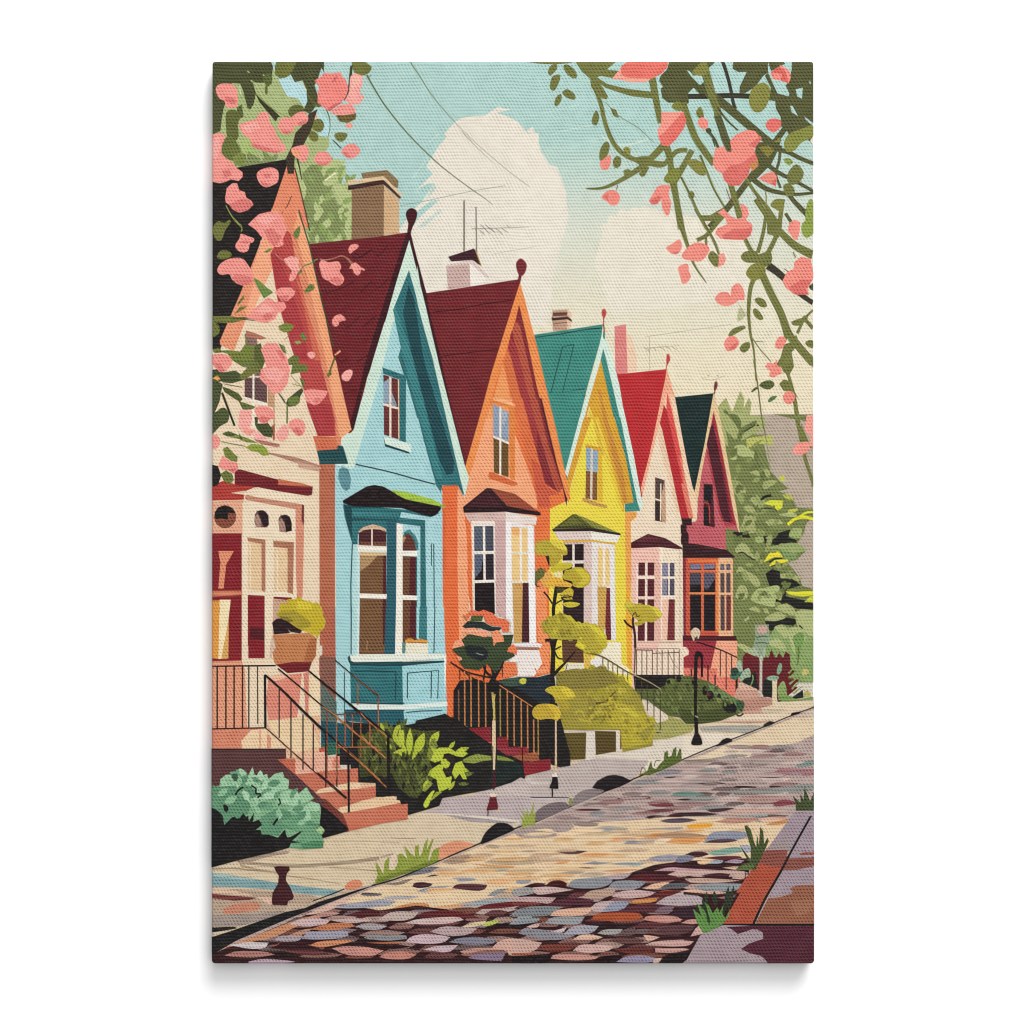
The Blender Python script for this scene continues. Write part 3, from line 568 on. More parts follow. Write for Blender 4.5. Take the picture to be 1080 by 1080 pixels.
p('EFA576', '555 0 570 30 640 240 720 600 820 1085 740 1085 600 480 540 200 500 0'); p('DF8A66', '500 60 545 130 640 500 740 950 760 1085 700 1085 600 640 520 300'); p('BE4A46', '470 130 520 150 560 380 640 700 720 1085 600 1085 530 900 440 600 390 290'); p('B23C40', '395 285 440 280 520 480 600 760 660 1085 600 1085 530 900 440 580'); p('E68A66', '470 0 555 0 560 60 520 160 480 120')
l('3F4A34', 1.5, '570 10 640 240 720 600 790 870'); p('D46A50','540 380 580 480 690 860 740 1085 700 1085 610 660')
T(220, 380); p('EFA576', '735 0 805 0 860 250 905 440 840 490 830 560 780 250'); p('DF8A66', '700 0 740 0 790 250 830 490 800 500 780 300'); p('BE4A46', '560 0 705 0 800 370 810 480 690 480 620 270'); p('B23C40', '620 280 700 270 780 280 800 480 690 475'); p('D4714E', '680 480 840 485 835 545 815 570 685 570 660 480 690 480'); p('DE8562', '800 400 830 480 838 545 815 565 805 480')
sub('eave'); p('1F5054', '685 572 815 562 815 538 850 542 885 655 705 658')
sub('window', 'attic window with mauve panes and white glazing bars'); p('8A6A60', '230 -170 300 -160 330 0 330 100 240 100'); T(220, 380)
p('6A4B4C', '228 110 370 110 370 285 228 240'); p('C79A74', '375 150 418 170 420 510 408 500 410 300 375 290'); p('A85A44', '395 420 420 400 418 505 408 505'); p('EDE2D0', '278 0 290 0 290 440 278 440'); p('EDE2D0', '225 230 370 270 370 292 225 245'); p('B87868', '280 495 450 530 450 545 430 550 330 530')
p('B4705A', '235 -190 300 -170 370 -140 330 -130 240 -150')
sub('moulding'); p('B48470', '380 582 560 615 705 665 700 680 560 650 380 592'); p('CBA288', '560 640 700 675 712 680 700 705 570 680'); 
sub('cornice'); p('7A2229', '165 695 200 690 440 755 450 780 660 800 655 850 630 858 440 828 300 805 165 790'); p('C96E4E', '440 750 600 780 660 800 580 798 440 788'); p('B63C32', '20 790 100 760 180 790 300 800 230 830 140 840 225 850 222 882 20 888'); p('E8D2B4','140 838 230 826 225 836')
p('EBD8BC', '225 850 240 825 310 803 440 828 560 850 610 865 605 1085 220 1085'); p('C98A70', '240 850 300 865 600 912 600 950 540 940 240 885 228 870')
sub('bay_window'); T(220, 500); p('E3A888', '20 175 222 160 215 375 20 375'); p('EBD8BC', '215 180 240 165 550 240 560 1085 215 1085'); p('D88E72', '550 215 600 200 605 330 595 780 560 780 552 620'); p('7A3430', '590 195 605 195 605 330 588 290'); p('E8D2B4', '605 190 700 190 700 1000 600 800')
sub('round_window'); e('8A4A38', 105, 270, 70, 73); p('1E1B19', '38 275 40 240 60 210 105 197 150 215 172 250 125 245 120 290 80 280 50 285')
sub('arched_window'); p('6A4A48', '292 260 305 235 330 228 360 235 380 265 382 320 365 340 300 335 290 300'); p('2E1A20', '310 235 345 228 378 260 380 325 350 335 330 280'); p('A88474', '292 270 312 250 330 290 335 335 300 335'); l('D9B49C',.9,'292 336 372 340')
sub('arched_window'); p('6A4A48', '442 285 455 262 490 256 515 270 527 310 527 355 490 370 448 365'); p('2E1A20', '455 262 490 256 520 285 527 360 490 365 482 300'); p('A88474', '442 300 460 280 482 310 490 368 448 365')
sub('door', 'red door with amber glass'); p('8C1F28', '20 375 210 375 210 1085 20 1085'); p('E2906A', '62 487 160 487 125 550 112 570 95 725 62 725 75 560'); p('D4825E', '20 740 210 738 212 765 120 770 20 775'); p('E39A3E', '20 800 70 800 62 1085 20 1085'); p('F0DDB0', '70 795 140 795 130 900 100 1000 70 1085 62 1085 68 900'); p('D9A458', '130 900 128 1085 85 1085 110 980')
T(220, 640); p('8C1F28', '20 0 210 0 210 340 20 345'); p('E39A3E', '20 0 70 0 62 330 20 325'); p('F0DDB0', '72 0 135 0 125 90 80 330 62 330 68 60'); p('D9A458', '128 80 125 330 80 330 100 220'); p('E29A78', '20 345 210 340 230 400 245 770 20 770')
T(220, 500)
sub('window', 'tall shuttered door pane'); p('B4785A', '245 400 360 415 360 745 335 740 335 440 248 425'); p('E4C49A', '248 425 335 440 333 740 248 735'); p('8C1F28', '248 765 355 770 355 1085 248 1085'); p('5A1820', '265 980 300 960 350 970 352 1085 262 1085')
T(220, 640); p('8C1F28', '250 0 355 0 355 325 252 325'); p('5A1820', '262 130 352 130 352 210 262 200')
T(220, 500)
sub('window'); p('B4785A', '408 422 540 430 535 760 500 750 500 470 412 462'); p('E4C49A', '412 470 500 470 500 745 415 742'); p('C9A088', '408 780 520 790 500 1085 405 1085'); p('8C1F28', '412 775 530 782 520 800 415 788'); p('EBD9BC', '260 440 268 440 268 735 262 735'); p('EBD9BC', '430 480 440 480 440 740 432 740')
# ---------------- ground
part('pavement', 'pale pavement sloping up past the front steps')
T(0, 0, 1)
p('D3BEA0', '224 800 330 800 420 830 470 800 600 780 700 745 760 745 858 738 858 800 540 900 400 950 224 1015')
T(690, 660)
p('DCC7A8', '560 500 800 480 1006 478 1006 560 800 640 620 700 400 800 0 900 -300 900 -300 780 0 720 100 710 280 620 420 610')
p('C49A84', '420 612 460 590 560 592 720 600 760 600 720 612 600 618'); p('A9A59A', '280 640 400 632 640 628 700 640 600 680 380 670 300 672'); p('E3D6C2', '110 712 300 680 600 690 480 760 200 860 0 930 -200 900 -100 760')
p('E0CDB2', '440 600 560 555 800 560 900 560 700 600'); p('CBB79E','560 530 800 525 850 540 700 560 560 555')
p('C89A86', '520 400 560 365 650 400 670 440 680 555 520 560 500 470'); p('BC8A78', '525 470 680 450 745 460 748 500 640 530 540 545'); p('D6AE96', '530 380 560 360 650 400 655 412 540 400')
T(540, 760)
p('BFB0AA', '-40 400 100 350 240 310 380 280 480 240 700 235 860 245 860 270 760 380 560 470 370 560 160 640 0 720 -60 720')
p('DCD0C0', '530 235 700 185 880 140 1080 100 1080 160 960 240 860 250 640 240'); p('D9CCC4','0 388 240 392 245 402 0 402'); l('3A3430', 1.1, '0 480 150 487 360 488'); p('CFC3C3', '0 490 360 492 360 500 0 500')
T(380, 740)
p('BCACAC', '520 610 800 590 1080 600 1080 780 900 770 700 760 520 730 340 740 400 700 500 670'); p('C7B8B2', '700 590 860 540 1000 490 1080 480 1080 600 860 595')
p('D8C4A6', '260 735 400 700 600 715 800 740 1020 760 960 820 760 890 500 1000 0 1130 0 800'); p('A89C9C', '520 715 700 728 900 740 1020 765 960 772 700 760'); p('DACDBE','460 705 640 712 830 728 1020 752 1000 765 780 740')
ls('A99880', .9, '190 862 280 866 350 864'); ls('BBA98F', 1.2, '0 885 100 888 250 892'); ls('B4A48C', 2, '0 1000 120 985 210 962'); s('E2C9B4', '190 985 240 960 250 1000 200 1060')
T(220, 860)
p('D8C4A4', '20 330 200 280 500 210 730 160 870 105 1090 50 1090 440 860 470 700 500 500 450 300 400 20 370')
ls('B19A7C', 2.4, '200 315 320 345 420 360 520 385 640 400 840 435', .8); ls('A8937A', 3.2, '240 300 500 320 700 312 900 295 1080 270', 4); ls('C7AE8A', 1.0, '780 160 1080 165'); s('A9937E', '180 285 280 262 400 235 500 225 500 240 380 262 280 290 220 310'); ls('B7A180',1.4,'760 330 920 338 1080 352'); ls('A08A72',1.6,'20 340 160 335 260 345 400 358')
p('7FA3A6', '20 362 120 372 400 420 600 448 800 470 840 478 790 505 680 505 560 490 420 470 200 455 20 450'); p('9FB7B4','20 362 60 364 300 405 280 415 20 385')
p('B8A089', '20 450 130 465 400 480 640 500 700 520 640 560 500 610 200 700 20 720'); p('7A3A38', '20 495 120 505 305 520 260 535 160 540 20 525'); p('C9856A', '90 590 160 560 300 545 335 570 310 600 180 620 100 625'); p('D9B99E', '20 455 110 462 230 492 300 512 200 505 20 490'); p('DDB7A0', '300 515 420 520 500 560 440 570 380 560'); p('A2938A','20 630 300 620 480 600 420 640 200 700 20 705')
p('C4AC94', '500 560 640 560 860 475 1060 430 1000 470 700 590 480 625'); l('221D1C', 1.3, '660 542 760 505 860 465'); 
p('1F1C20', '20 710 100 705 170 705 180 715 60 735 20 740')
part('cobbled_street', 'street paved with rounded multicoloured cobbles')
T(0, 0, 1)
p('B7A099', '859 746 831 757.5 807 767.5 753 788.5 720 802.5 690 815 667 824 603 852 567 868 545 875 507 891 453 914 420 928 395 933 370 942 330 955 290 970 224 1000 224 1016 859 1016')
T(690, 660)
p('DFC9A8', '1006 530 860 590 700 655 560 710 480 742 330 810 200 850 420 840 600 830 640 780 900 740 1006 690'); p('CDB8A4','1006 525 860 585 900 585 1006 580')
for c, a in (('A38F8C', '440 760 560 750 640 765 600 780 500 778'), ('A38C88', '620 780 720 762 800 748 900 775 860 800 640 802'), ('B39E98', '900 775 960 760 1006 755 1006 790 920 795'), ('8D7672', '620 820 700 815 755 820 700 824'), ('A9928C', '400 880 450 862 500 858 525 872 480 884 420 882'), ('9C8782', '545 875 600 845 680 838 735 865 700 890 560 900'), ('B59C94', '740 850 900 840 1006 850 1006 870 760 868'), ('7F9089', '890 890 920 860 1006 850 1006 885 930 895'), ('A4747A', '680 918 760 900 1006 905 1006 955 860 945 700 935'), ('6F3440', '650 958 740 945 835 935 830 950 760 965'), ('DDB9AC', '670 965 760 968 870 962 820 985 700 978'), ('DCC9BA', '285 950 320 935 400 938 385 958 300 962'), ('8C8890', '30 925 100 905 190 918 120 940 40 940'), ('2E2426', '60 957 140 955 110 965 70 963'), ('4A2E30', '190 1005 240 985 320 978 470 998 400 1004 260 1003'), ('3A2628', '415 1030 450 1012 560 1012 655 1018 640 1026 480 1026'), ('3E3436', '725 1012 860 1005 900 1010 780 1022 730 1026'), ('8E9089', '800 1020 860 1005 1006 1000 1006 1050 840 1060 600 1050'), ('99877F', '180 850 360 838 420 850 300 870 200 870')): cob(c, a)
T(540, 760)
for c, a in (('8E8A92', '900 345 960 320 1080 315 1060 335 940 350'), ('2E2426', '970 358 1030 352 1040 358 1000 366'), ('8F8C8C', '740 400 820 370 940 365 1060 380 900 400 780 410'), ('3A2C2C', '690 424 760 418 830 420 800 427 720 428'), ('4A2B2E', '510 500 560 485 640 478 700 495 620 505'), ('74303A', '660 498 760 475 880 480 885 492 760 502'), ('BFA8A0','500 470 640 450 900 460 840 475 640 472'), ('8C7A74', '440 535 480 520 620 522 600 542 480 548'), ('5B2A30', '380 566 460 556 560 560 560 570 440 572'), ('B4887A', '560 550 660 540 800 545 840 560 700 566'), ('7A3A44', '860 525 900 515 1040 525 1060 535 960 548 880 540'), ('6E2A34', '830 572 920 558 1030 562 1020 575 900 580'), ('9C8480', '260 610 330 595 440 615 420 630 320 630'), ('9FA3A6', '490 610 600 598 740 600 760 615 600 625'), ('3E1C24', '840 612 880 598 960 600 970 615 900 630'), ('6A2A34', '980 605 1010 588 1080 580 1080 615 1020 615'), ('4D3A52', '930 640 980 618 1080 620 1080 648 980 646'), ('5C8A80', '1000 480 1030 455 1080 445 1080 480 1040 488')): cob(c, a)
def fill_stones(y0, y1, xl, xr, pal, w0, w1, h0, h1, dens):
    y = y0
    while y < y1:
        f = (y - y0) / (y1 - y0); h = h0 + (h1 - h0) * f; w = w0 + (w1 - w0) * f; x = xl(y) - random.random() * w
        while x < xr(y):
            ww = w * random.uniform(.6, 1.25); hh = h * random.uniform(.6, 1.0); a = x + ww
            if random.random() < dens and x > xl(y) and a < xr(y):
                sk = random.uniform(-.12, .25) * ww; y_ = y + random.uniform(-.25, .25) * h
                P = [(x, y_ + hh * .25), (x + ww * .25 + sk * .4, y_ - hh * .42), (x + ww * .62 + sk * .4, y_ - hh * .5), (a, y_ - hh * .2), (a - ww * .18, y_ + hh * .38), (x + ww * .4, y_ + hh * .5), (x + ww * .1, y_ + hh * .42)]
                add(random.choice(pal), P)
            x += ww * 1.04
        y += h * .92
kerb_x = lambda y: 395 + (935 - y) * 2.26 if y > 815 else 690 + (815 - y) * 2.45
path_x = lambda y: 835 - (y - 860) * .92 if y > 860 else 856
fill_stones(788, 872, lambda y: kerb_x(y) + 12, path_x, ['A5908C', 'B09A94', '8C7A76', 'C4AEA6', 'A99A94', '84706E', 'CDBAB0', '8E8C8A', '9C7874', 'B5A29C', '75605E'], 24, 33, 4.4, 6.0, .82)
# the cream band across the middle of the street
T(0, 0, 1)
p('E2C7A2', '395 936 420 929 453 915 507 892 540 880 575 872 600 868 660 866 700 862 760 862 810 868 840 868 820 890 790 905 700 915 640 925 580 935 500 950 440 960 390 962 340 958 372 945')
T(540, 760)
for c, a in (('A8948C', '140 660 250 630 360 630 400 650 300 690 180 680 60 720 0 700'), ('96827A', '380 655 440 635 550 650 540 668 440 672'), ('AA9692', '250 690 330 660 400 665 360 700 290 710'), ('AB9790', '10 710 100 690 200 700 330 720 240 740 60 745'), ('A6A29C', '490 685 600 665 740 680 700 700 580 705'), ('B0A39A', '800 690 900 680 1080 670 1080 690 900 704'), ('D88A44', '670 725 720 710 900 715 1080 700 1080 740 800 735'), ('E3A66C', '590 745 700 735 840 745 700 765 600 765'), ('D58A50', '980 775 1040 740 1080 730 1080 775'), ('8F8C94', '700 780 740 760 900 758 910 772 820 784'), ('B5A08C', '50 828 100 818 170 825 110 835'), ('C9A284', '210 845 280 832 330 840 280 850'), ('5B3A34', '290 832 350 820 480 824 420 845 340 845'), ('E0A36A', '480 835 640 840 700 850 560 865 400 860'), ('BFA487', '0 880 60 862 200 870 250 885 160 905 20 912'), ('DE9A58', '260 908 320 885 390 878 340 905'), ('8E8B92', '440 905 520 890 600 870 720 868 700 885 560 912'), ('94A0A4', '620 905 720 895 850 900 800 920 660 912'), ('9696A0', '840 885 900 855 1000 848 1080 852 1060 880 960 895'), ('70707C', '1020 890 1060 855 1090 850 1090 895 1050 905'), ('8A6A58', '340 912 440 922 545 934 460 938'), ('A59890', '290 965 380 950 470 955 430 970'), ('D9A37A', '560 955 700 935 800 940 700 965'), ('A3A5A2', '20 1030 60 1000 150 985 140 1000 80 1035')): cob(c, a)
T(380, 860)
for c, a in (('76767F', '330 365 400 335 460 320 530 335 500 350 400 370 250 390'), ('2E1A1E', '415 390 450 375 550 366 500 380'), ('A98C74', '515 300 570 265 660 245 790 252 760 280 600 310'), ('B09A80', '780 200 820 180 900 195 860 210'), ('B99F80', '780 300 840 270 1000 258 1080 270 1080 310 900 312'), ('D59A5E', '700 305 800 312 980 320 960 338 800 325'), ('A9A894', '680 345 760 325 920 335 960 345 840 362'), ('9597A0', '550 405 600 392 720 395 735 408 640 422'), ('4B2730', '330 450 340 425 400 420 460 432 440 452 370 462'), ('9295A0', '355 480 420 455 500 448 580 446 500 465 420 490'), ('5A3038', '580 460 610 432 720 432 805 438 790 468 740 480'), ('E6B482', '780 420 860 395 990 400 960 435 840 440'), ('9496A0', '980 430 1000 395 1080 380 1080 430'), ('8C9193', '805 508 850 470 940 460 1090 450 1090 510'), ('9DA3A5', '650 572 720 545 860 518 960 525 880 560 740 575'), ('6A2026', '720 590 800 560 900 550 960 545 1080 545 1080 560 920 585 800 592'), ('C98A55', '190 592 240 572 330 552 430 555 440 580 330 590'), ('D9A470', '440 590 520 570 640 560 640 580 520 595'), ('A0A0A8', '10 570 60 540 130 528 230 540 180 575 70 580'), ('A9A5A8', '130 520 250 505 380 515 300 530 180 530'), ('5F5A60', '0 500 20 485 140 495 130 508 20 508'), ('8E7C6E', '130 435 220 425 290 405 340 400 250 445')): cob(c, a)
fill_stones(876, 950, lambda y: max(kerb_x(y) + 14, 385), path_x, ['DDB88A', 'E6C9A0', 'D9AC78', 'CDB08C', 'E8CBA4', 'C9A98C', 'E0B07C', 'BFA890'], 34, 40, 4.5, 6.5, .6)
# the dark joints and pale stones in front
T(0, 0, 1)
p('38171B', '224 1006 290 978 340 958 372 955 400 960 440 955 480 960 520 966 560 955 540 940 560 932 620 936 660 922 690 912 720 908 790 905 790 960 720 1016 224 1016')
fill_stones(962, 1014, lambda y: 300 - (y - 962) * 1.2, lambda y: 730 - (y - 962) * .2, ['6B3F3E', '5E3034', '7E5048', '8C645C', '9A7A72', '2A1418', '6E5A5A', 'A88A80', '7A4A3C', '867076'], 36, 44, 7.5, 9, .97)
fill_stones(924, 962, lambda y: 560 + (950 - y) * 4, lambda y: 800 - (y - 924) * .9, ['8C5F5C', '6B3A3E', 'A88A84', 'B79A94', '5A2A30'], 34, 38, 6.5, 7.5, .9)
T(220, 860)
for c, a in (('C98C66', '60 850 300 760 500 680 620 640 720 640 560 700 400 780 260 800'), ('D4B0A0', '610 630 760 560 900 500 900 530 820 580 700 620'), ('B98B82', '640 640 760 600 830 620 760 640'), ('CBB0B0', '510 690 560 660 680 645 770 665 740 690 620 705'), ('5A2228', '860 635 950 605 1085 598 1085 640 960 640'), ('C5A8A4', '780 665 900 645 1010 655 960 680 860 680'), ('C07850', '640 720 760 680 900 680 930 700 780 730'), ('A39A9C', '930 700 1000 680 1085 690 1085 720 980 715'), ('B98A74', '600 720 660 715 620 740 560 780 500 760'), ('9E9AA8', '590 780 625 730 720 735 880 725 885 760 820 780 680 785'), ('A89AA0', '420 790 440 760 560 760 600 765 570 795 480 800'), ('CFC4C4', '130 820 240 800 380 805 360 840 260 845'), ('A84E38', '380 840 460 800 420 830'), ('D08A60', '640 820 700 795 860 785 930 790 860 810 720 835'), ('6C3A3A', '480 860 560 835 700 850 780 880 640 890'), ('3A161C', '380 840 480 805 620 815 760 860 640 850 480 850'), ('C48A80', '780 840 860 825 1000 830 1075 850 1060 880 960 890 860 880'), ('AF7A70', '100 885 180 855 360 860 420 880 300 900 160 895'), ('BFA0B0', '250 925 340 905 480 915 550 925 460 935 260 935'), ('9E9496', '985 770 1030 755 1085 760 1085 780 1010 785'), ('7E7A84', '800 575 840 560 930 555 900 575'), ('9E9DA8', '800 585 900 555 1085 530 1085 580 900 588')): cob(c, a)
T(380, 860)
for c, a in (('C9A89C', '0 660 20 645 80 655 40 675'), ('BFA9A0', '110 660 180 615 240 605 370 610 340 650 260 668'), ('6A2428', '340 640 420 605 560 600 700 625 760 650 640 650'), ('CDB0AC', '280 680 360 655 480 645 620 640 655 660 560 685 400 690'), ('A89C9C', '0 690 60 680 170 700 120 725 0 720'), ('B6C05A', '760 690 820 665 890 660 850 690 790 702'), ('D9C09A', '640 705 700 680 800 665 780 690 700 708'), ('B79E9E', '440 735 520 700 640 705 740 715 690 755 560 765'), ('8B8B8E', '20 775 60 755 180 760 290 755 295 780 160 795'), ('C9AEB4', '285 800 320 765 400 748 500 755 570 770 530 805 420 815'), ('84808E', '560 800 620 775 740 765 860 785 840 815 680 820'), ('C7ADB4', '400 850 470 825 620 820 560 870'), ('CB8F82', '-20 830 80 840 150 855 80 890 -20 885'), ('C58474', '120 895 170 865 280 858 355 882 300 910 180 910'), ('C08C80', '630 860 700 840 840 835 920 850 780 850 660 880'), ('8C7690', '680 900 740 875 920 868 900 910 890 922 740 912'), ('CFA494', '830 840 880 790 960 775 1085 790 1085 880 940 890 930 855'), ('B9A09C', '1000 745 1030 715 1085 705 1085 768'), ('969C9E', '940 690 1000 640 1085 590 1085 680'), ('8A9092', '940 640 1000 590 1085 575 1085 600'), ('2B1216', '0 800 180 805 330 830 180 850 60 830'), ('B0603A', '40 805 200 800 280 812 160 815')): cob(c, a)
T(540, 860)
for c, a in (('9B9896', '0 470 80 450 140 460 150 490 60 510 0 508'), ('C9ABA4', '130 455 240 448 390 470 300 485 200 500 150 500'), ('4A171D', '100 440 150 425 210 430 200 445'), ('4A171D', '215 440 250 412 310 408 350 430 340 450'), ('8D9096', '350 450 380 405 480 395 640 385 630 430 560 460 420 462'), ('8D8F96', '610 455 640 415 740 408 850 420 800 465 700 468'), ('E0B494', '840 465 880 435 960 420 1000 425 930 462'), ('54504E', '935 460 980 430 1085 425 1085 468'), ('C7ABA0', '1000 370 1040 350 1085 350 1085 385'), ('5C1F26', '740 405 780 370 900 365 1000 385 1060 400 900 420'), ('B59FA4', '560 385 660 372 760 362 720 400 640 405'), ('B99A86', '440 520 480 480 560 465 660 470 620 515 520 525'), ('C9A8A4', '630 515 680 480 780 468 910 485 860 515 740 525'), ('A0482C', '900 500 960 470 1060 475 1000 515'), ('BE9C9C', '0 520 100 512 280 520 240 560 160 550 40 545'), ('7A3A34', '0 545 80 545 200 560 120 572 0 570'), ('5A2A38', '245 555 300 525 420 518 520 535 500 565 320 568'), ('C0A9A8', '490 590 540 545 640 540 700 560 640 600 530 610'), ('9498AA', '640 540 750 545 700 600 560 612'), ('D08A4A', '740 555 780 530 930 520 900 550 780 558'), ('BFA9A8', '910 555 980 510 1085 480 1085 565 980 570'), ('7F8488', '0 640 40 590 160 572 330 578 260 610 240 635 100 640'), ('8C9498', '0 690 30 655 120 645 180 650 160 675 40 690'), ('DBAE94', '240 635 270 600 380 585 520 582 470 630 350 640'), ('96989C', '210 680 240 645 360 640 460 640 430 690 300 690'), ('B0512C', '500 660 530 620 640 612 800 615 830 640 780 665 640 668'), ('C58676', '830 660 850 635 960 630 1060 650 1070 670 960 682'), ('5E2E36', '720 600 780 560 900 555 1020 575 980 615 800 615'), ('D0ADA4', '90 705 140 685 180 682 160 712'), ('8A8890', '40 745 70 712 200 722 300 740 400 760 300 790 160 780'), ('CBB6B6', '240 735 300 720 350 705 320 742'), ('A5A0AA', '325 750 380 700 460 692 550 700 510 745 400 755'), ('A29C98', '540 745 580 720 700 718 680 745 600 758'), ('6C5252', '690 740 720 715 780 705 780 760 640 765'), ('DDB49C', '385 785 430 755 500 750 575 770 540 785'), ('6B4644', '610 790 660 770 760 772 840 785 820 808 700 812'), ('6E4A48', '840 740 880 715 1000 695 1085 690 1085 760 920 755'), ('DBAD9C', '830 755 880 760 935 770 880 795 850 790'), ('C9A49A', '840 820 900 795 1085 785 1085 830'), ('C9A498', '0 780 80 785 190 805 150 855 60 870 0 865'), ('A55C4C', '0 870 80 868 150 865 100 890 0 888'), ('CFA8A0', '385 855 430 815 540 815 650 830 600 862 480 870'), ('7A3A30', '180 820 260 810 400 820 360 860 200 860'), ('6A2F28', '640 850 740 835 880 838 900 860 760 880'), ('C58E80', '245 905 260 880 400 878 555 890 520 912 380 918'), ('C59A90', '905 840 1085 840 1085 860 910 870'), ('948AA4', '660 925 720 890 830 882 920 905 880 930'), ('CDB0A0', '890 930 900 905 950 900 930 930'), ('1F1014', '0 890 240 875 240 935 0 935'), ('22090F', '560 890 680 880 700 890 660 930 500 930')): cob(c, a)
T(690, 860)
for c, a in (('5A4A5C', '30 35 90 20 200 15 275 30 200 45 90 48'), ('E9A636', '200 65 260 50 375 48 360 75 280 85 210 82'), ('DFA05A', '180 100 280 88 330 95 260 105'), ('B08A6C', '0 125 100 105 260 112 350 130 240 140 60 145'), ('DB9A5A', '80 175 120 140 240 140 340 130 290 172 180 182'), ('E9CFB0', '0 160 60 145 100 150 60 180 0 180'), ('8F92A2', '310 165 360 105 440 98 560 100 620 125 540 155 400 160'), ('5B4048', '310 172 380 150 500 148 530 160 440 175'), ('BE8C7C', '680 15 780 5 850 10 760 25'), ('DCB69A', '660 20 740 10 830 25 740 60 680 40'), ('C98A50', '700 58 780 35 850 20 830 55 740 62'), ('9AA0A0', '440 -5 520 -25 700 -25 720 5 560 12'), ('7FA79A', '345 235 430 210 540 195 560 230 440 250 370 255'), ('A5A8B4', '540 190 600 185 640 225 570 240'), ('4A232C', '190 250 240 228 310 228 350 245 290 265 210 265'), ('6A2E36', '300 270 420 255 540 255 560 270 420 280'), ('7E7E90', '120 300 150 265 200 245 260 262 230 290 160 300'), ('9C98A4', '0 265 80 245 160 250 130 290 0 295'), ('E4BC90', '270 290 330 278 400 285 330 310 280 308'), ('9FA9B2', '330 305 390 280 440 285 420 305'), ('A690A0', '440 295 500 275 570 285 540 305'), ('4A1F2A', '0 325 80 310 140 290 170 310 220 325 400 330 200 335 60 335'), ('C59CA0', '0 350 100 325 200 335 400 345 300 352 120 352'), ('D8B294', '430 330 520 320 600 335 520 345'), ('C9A79E', '70 380 140 350 300 352 420 345 560 350 600 365 500 372 400 365 300 375 180 385'), ('4A2228', '295 382 340 370 420 362 480 372 470 392 360 398'), ('C7A496', '490 398 520 365 600 375 560 405'), ('7A3A34', '490 410 560 402 600 402 540 412'), ('521F27', '0 400 20 370 100 375 190 400 100 412 0 420'), ('C8A494', '190 400 300 395 480 405 540 412 420 425 240 430'), ('5F5F64', '35 462 70 435 140 425 225 432 200 455 100 468'), ('8E9498', '245 465 290 435 400 425 560 432 520 480 380 480'), ('D9AF96', '160 480 260 460 320 478 420 480 470 490 380 500'), ('6A2A28', '0 500 40 480 180 470 120 505 20 525'), ('B5A4A8', '10 560 80 515 180 498 300 510 320 560 180 575'), ('9C6A68', '400 520 480 505 520 500 480 540'), ('7E6470', '0 610 40 575 130 575 100 615 20 625'), ('3C2230', '100 625 170 575 250 570 340 610 320 640 180 650'), ('C99286', '0 665 60 635 140 640 180 660 100 678'), ('C58E84', '170 680 220 655 320 660 260 690'), ('5F3C40', '0 740 60 700 180 690 260 700 220 745 100 758'), ('CDA49C', '230 765 270 700 320 690 330 745'), ('CBA098', '0 820 60 790 160 788 250 795 220 825 100 830'), ('CB9C94', '0 865 60 840 200 840 220 850 120 870'), ('1F1014', '40 930 80 880 230 860 200 930')): cob(c, a)
T(690, 760)
for c, a in (('6F8E84', '100 475 150 450 240 445 325 468 220 482'), ('95978E', '180 490 320 475 430 485 330 498'), ('8F8F88', '420 450 520 435 700 440 880 420 800 465 560 465'), ('3A2024', '135 502 180 492 240 495 200 506'), ('B08C84', '520 500 570 475 700 470 880 490 760 520 600 525'), ('8A444C', '750 525 800 500 880 505 900 530 760 545'), ('9C7A78', '120 525 200 508 350 520 320 540 180 540'), ('7C3A42', '0 530 60 520 110 528 60 545 0 545'), ('4A2A30', '330 565 400 555 515 552 440 575 360 582'), ('3A2228', '100 600 160 582 300 578 420 590 340 602 180 605'), ('6A3A40', '0 570 60 560 130 565 80 578 0 580'), ('C9A494', '440 600 500 560 700 555 860 565 700 590'), ('BD8A78', '380 640 480 612 660 615 640 640 480 655')): cob(c, a)
part('kerb', 'dark kerb line between pavement and cobbles')
T(220, 860); p('1C1A1C', '20 768 150 728 480 612 610 585 700 545 960 465 1060 438 900 500 640 600 500 655 180 790 20 880')
T(0, 0, 1)
ls('2A2422', 1.8, '392 934 420 926 453 912 507 889 545 873 567 866 603 850 667 822 690 813', 1.4); ls('2A2422', 1.4, '690 813 720 801 753 787 807 766 831 756 860 745', 1.0)
part('side_path', 'lilac and brick red path at the lower right corner')
T(690, 760)
p('A29099', '885 578 1006 572 1006 1080 740 1080 990 600 860 820 710 820'); p('A29099', '885 578 1000 575 990 600 850 820 708 820')
p('96514A', '708 818 850 818 760 900 650 905'); p('B4523A', '700 830 850 855 715 1090 515 1090 640 910'); p('8D4B40', '690 870 840 862 820 900 720 920 650 905')
T(690, 860)
p('B4523A', '650 300 815 310 640 660 620 685 430 688'); p('8F4F44', '700 225 845 225 815 330 740 320 650 300'); p('A0908F','740 180 850 150 860 215 700 220')
p('A3919A', '860 230 1006 190 1006 440 860 470 880 490 720 525'); p('8C5145', '850 270 1006 265 1006 320 900 345 815 345'); p('99574A', '915 242 960 230 1006 232 1006 248 930 252')
p('9A6048', '720 525 800 515 880 490 860 460 900 442 1006 438 1006 685 640 685'); p('A06A50','860 545 1006 520 1006 600 900 640')
ls('1C1518', 2.2, '990 5 870 220 800 355 700 530 628 685', 2.6)
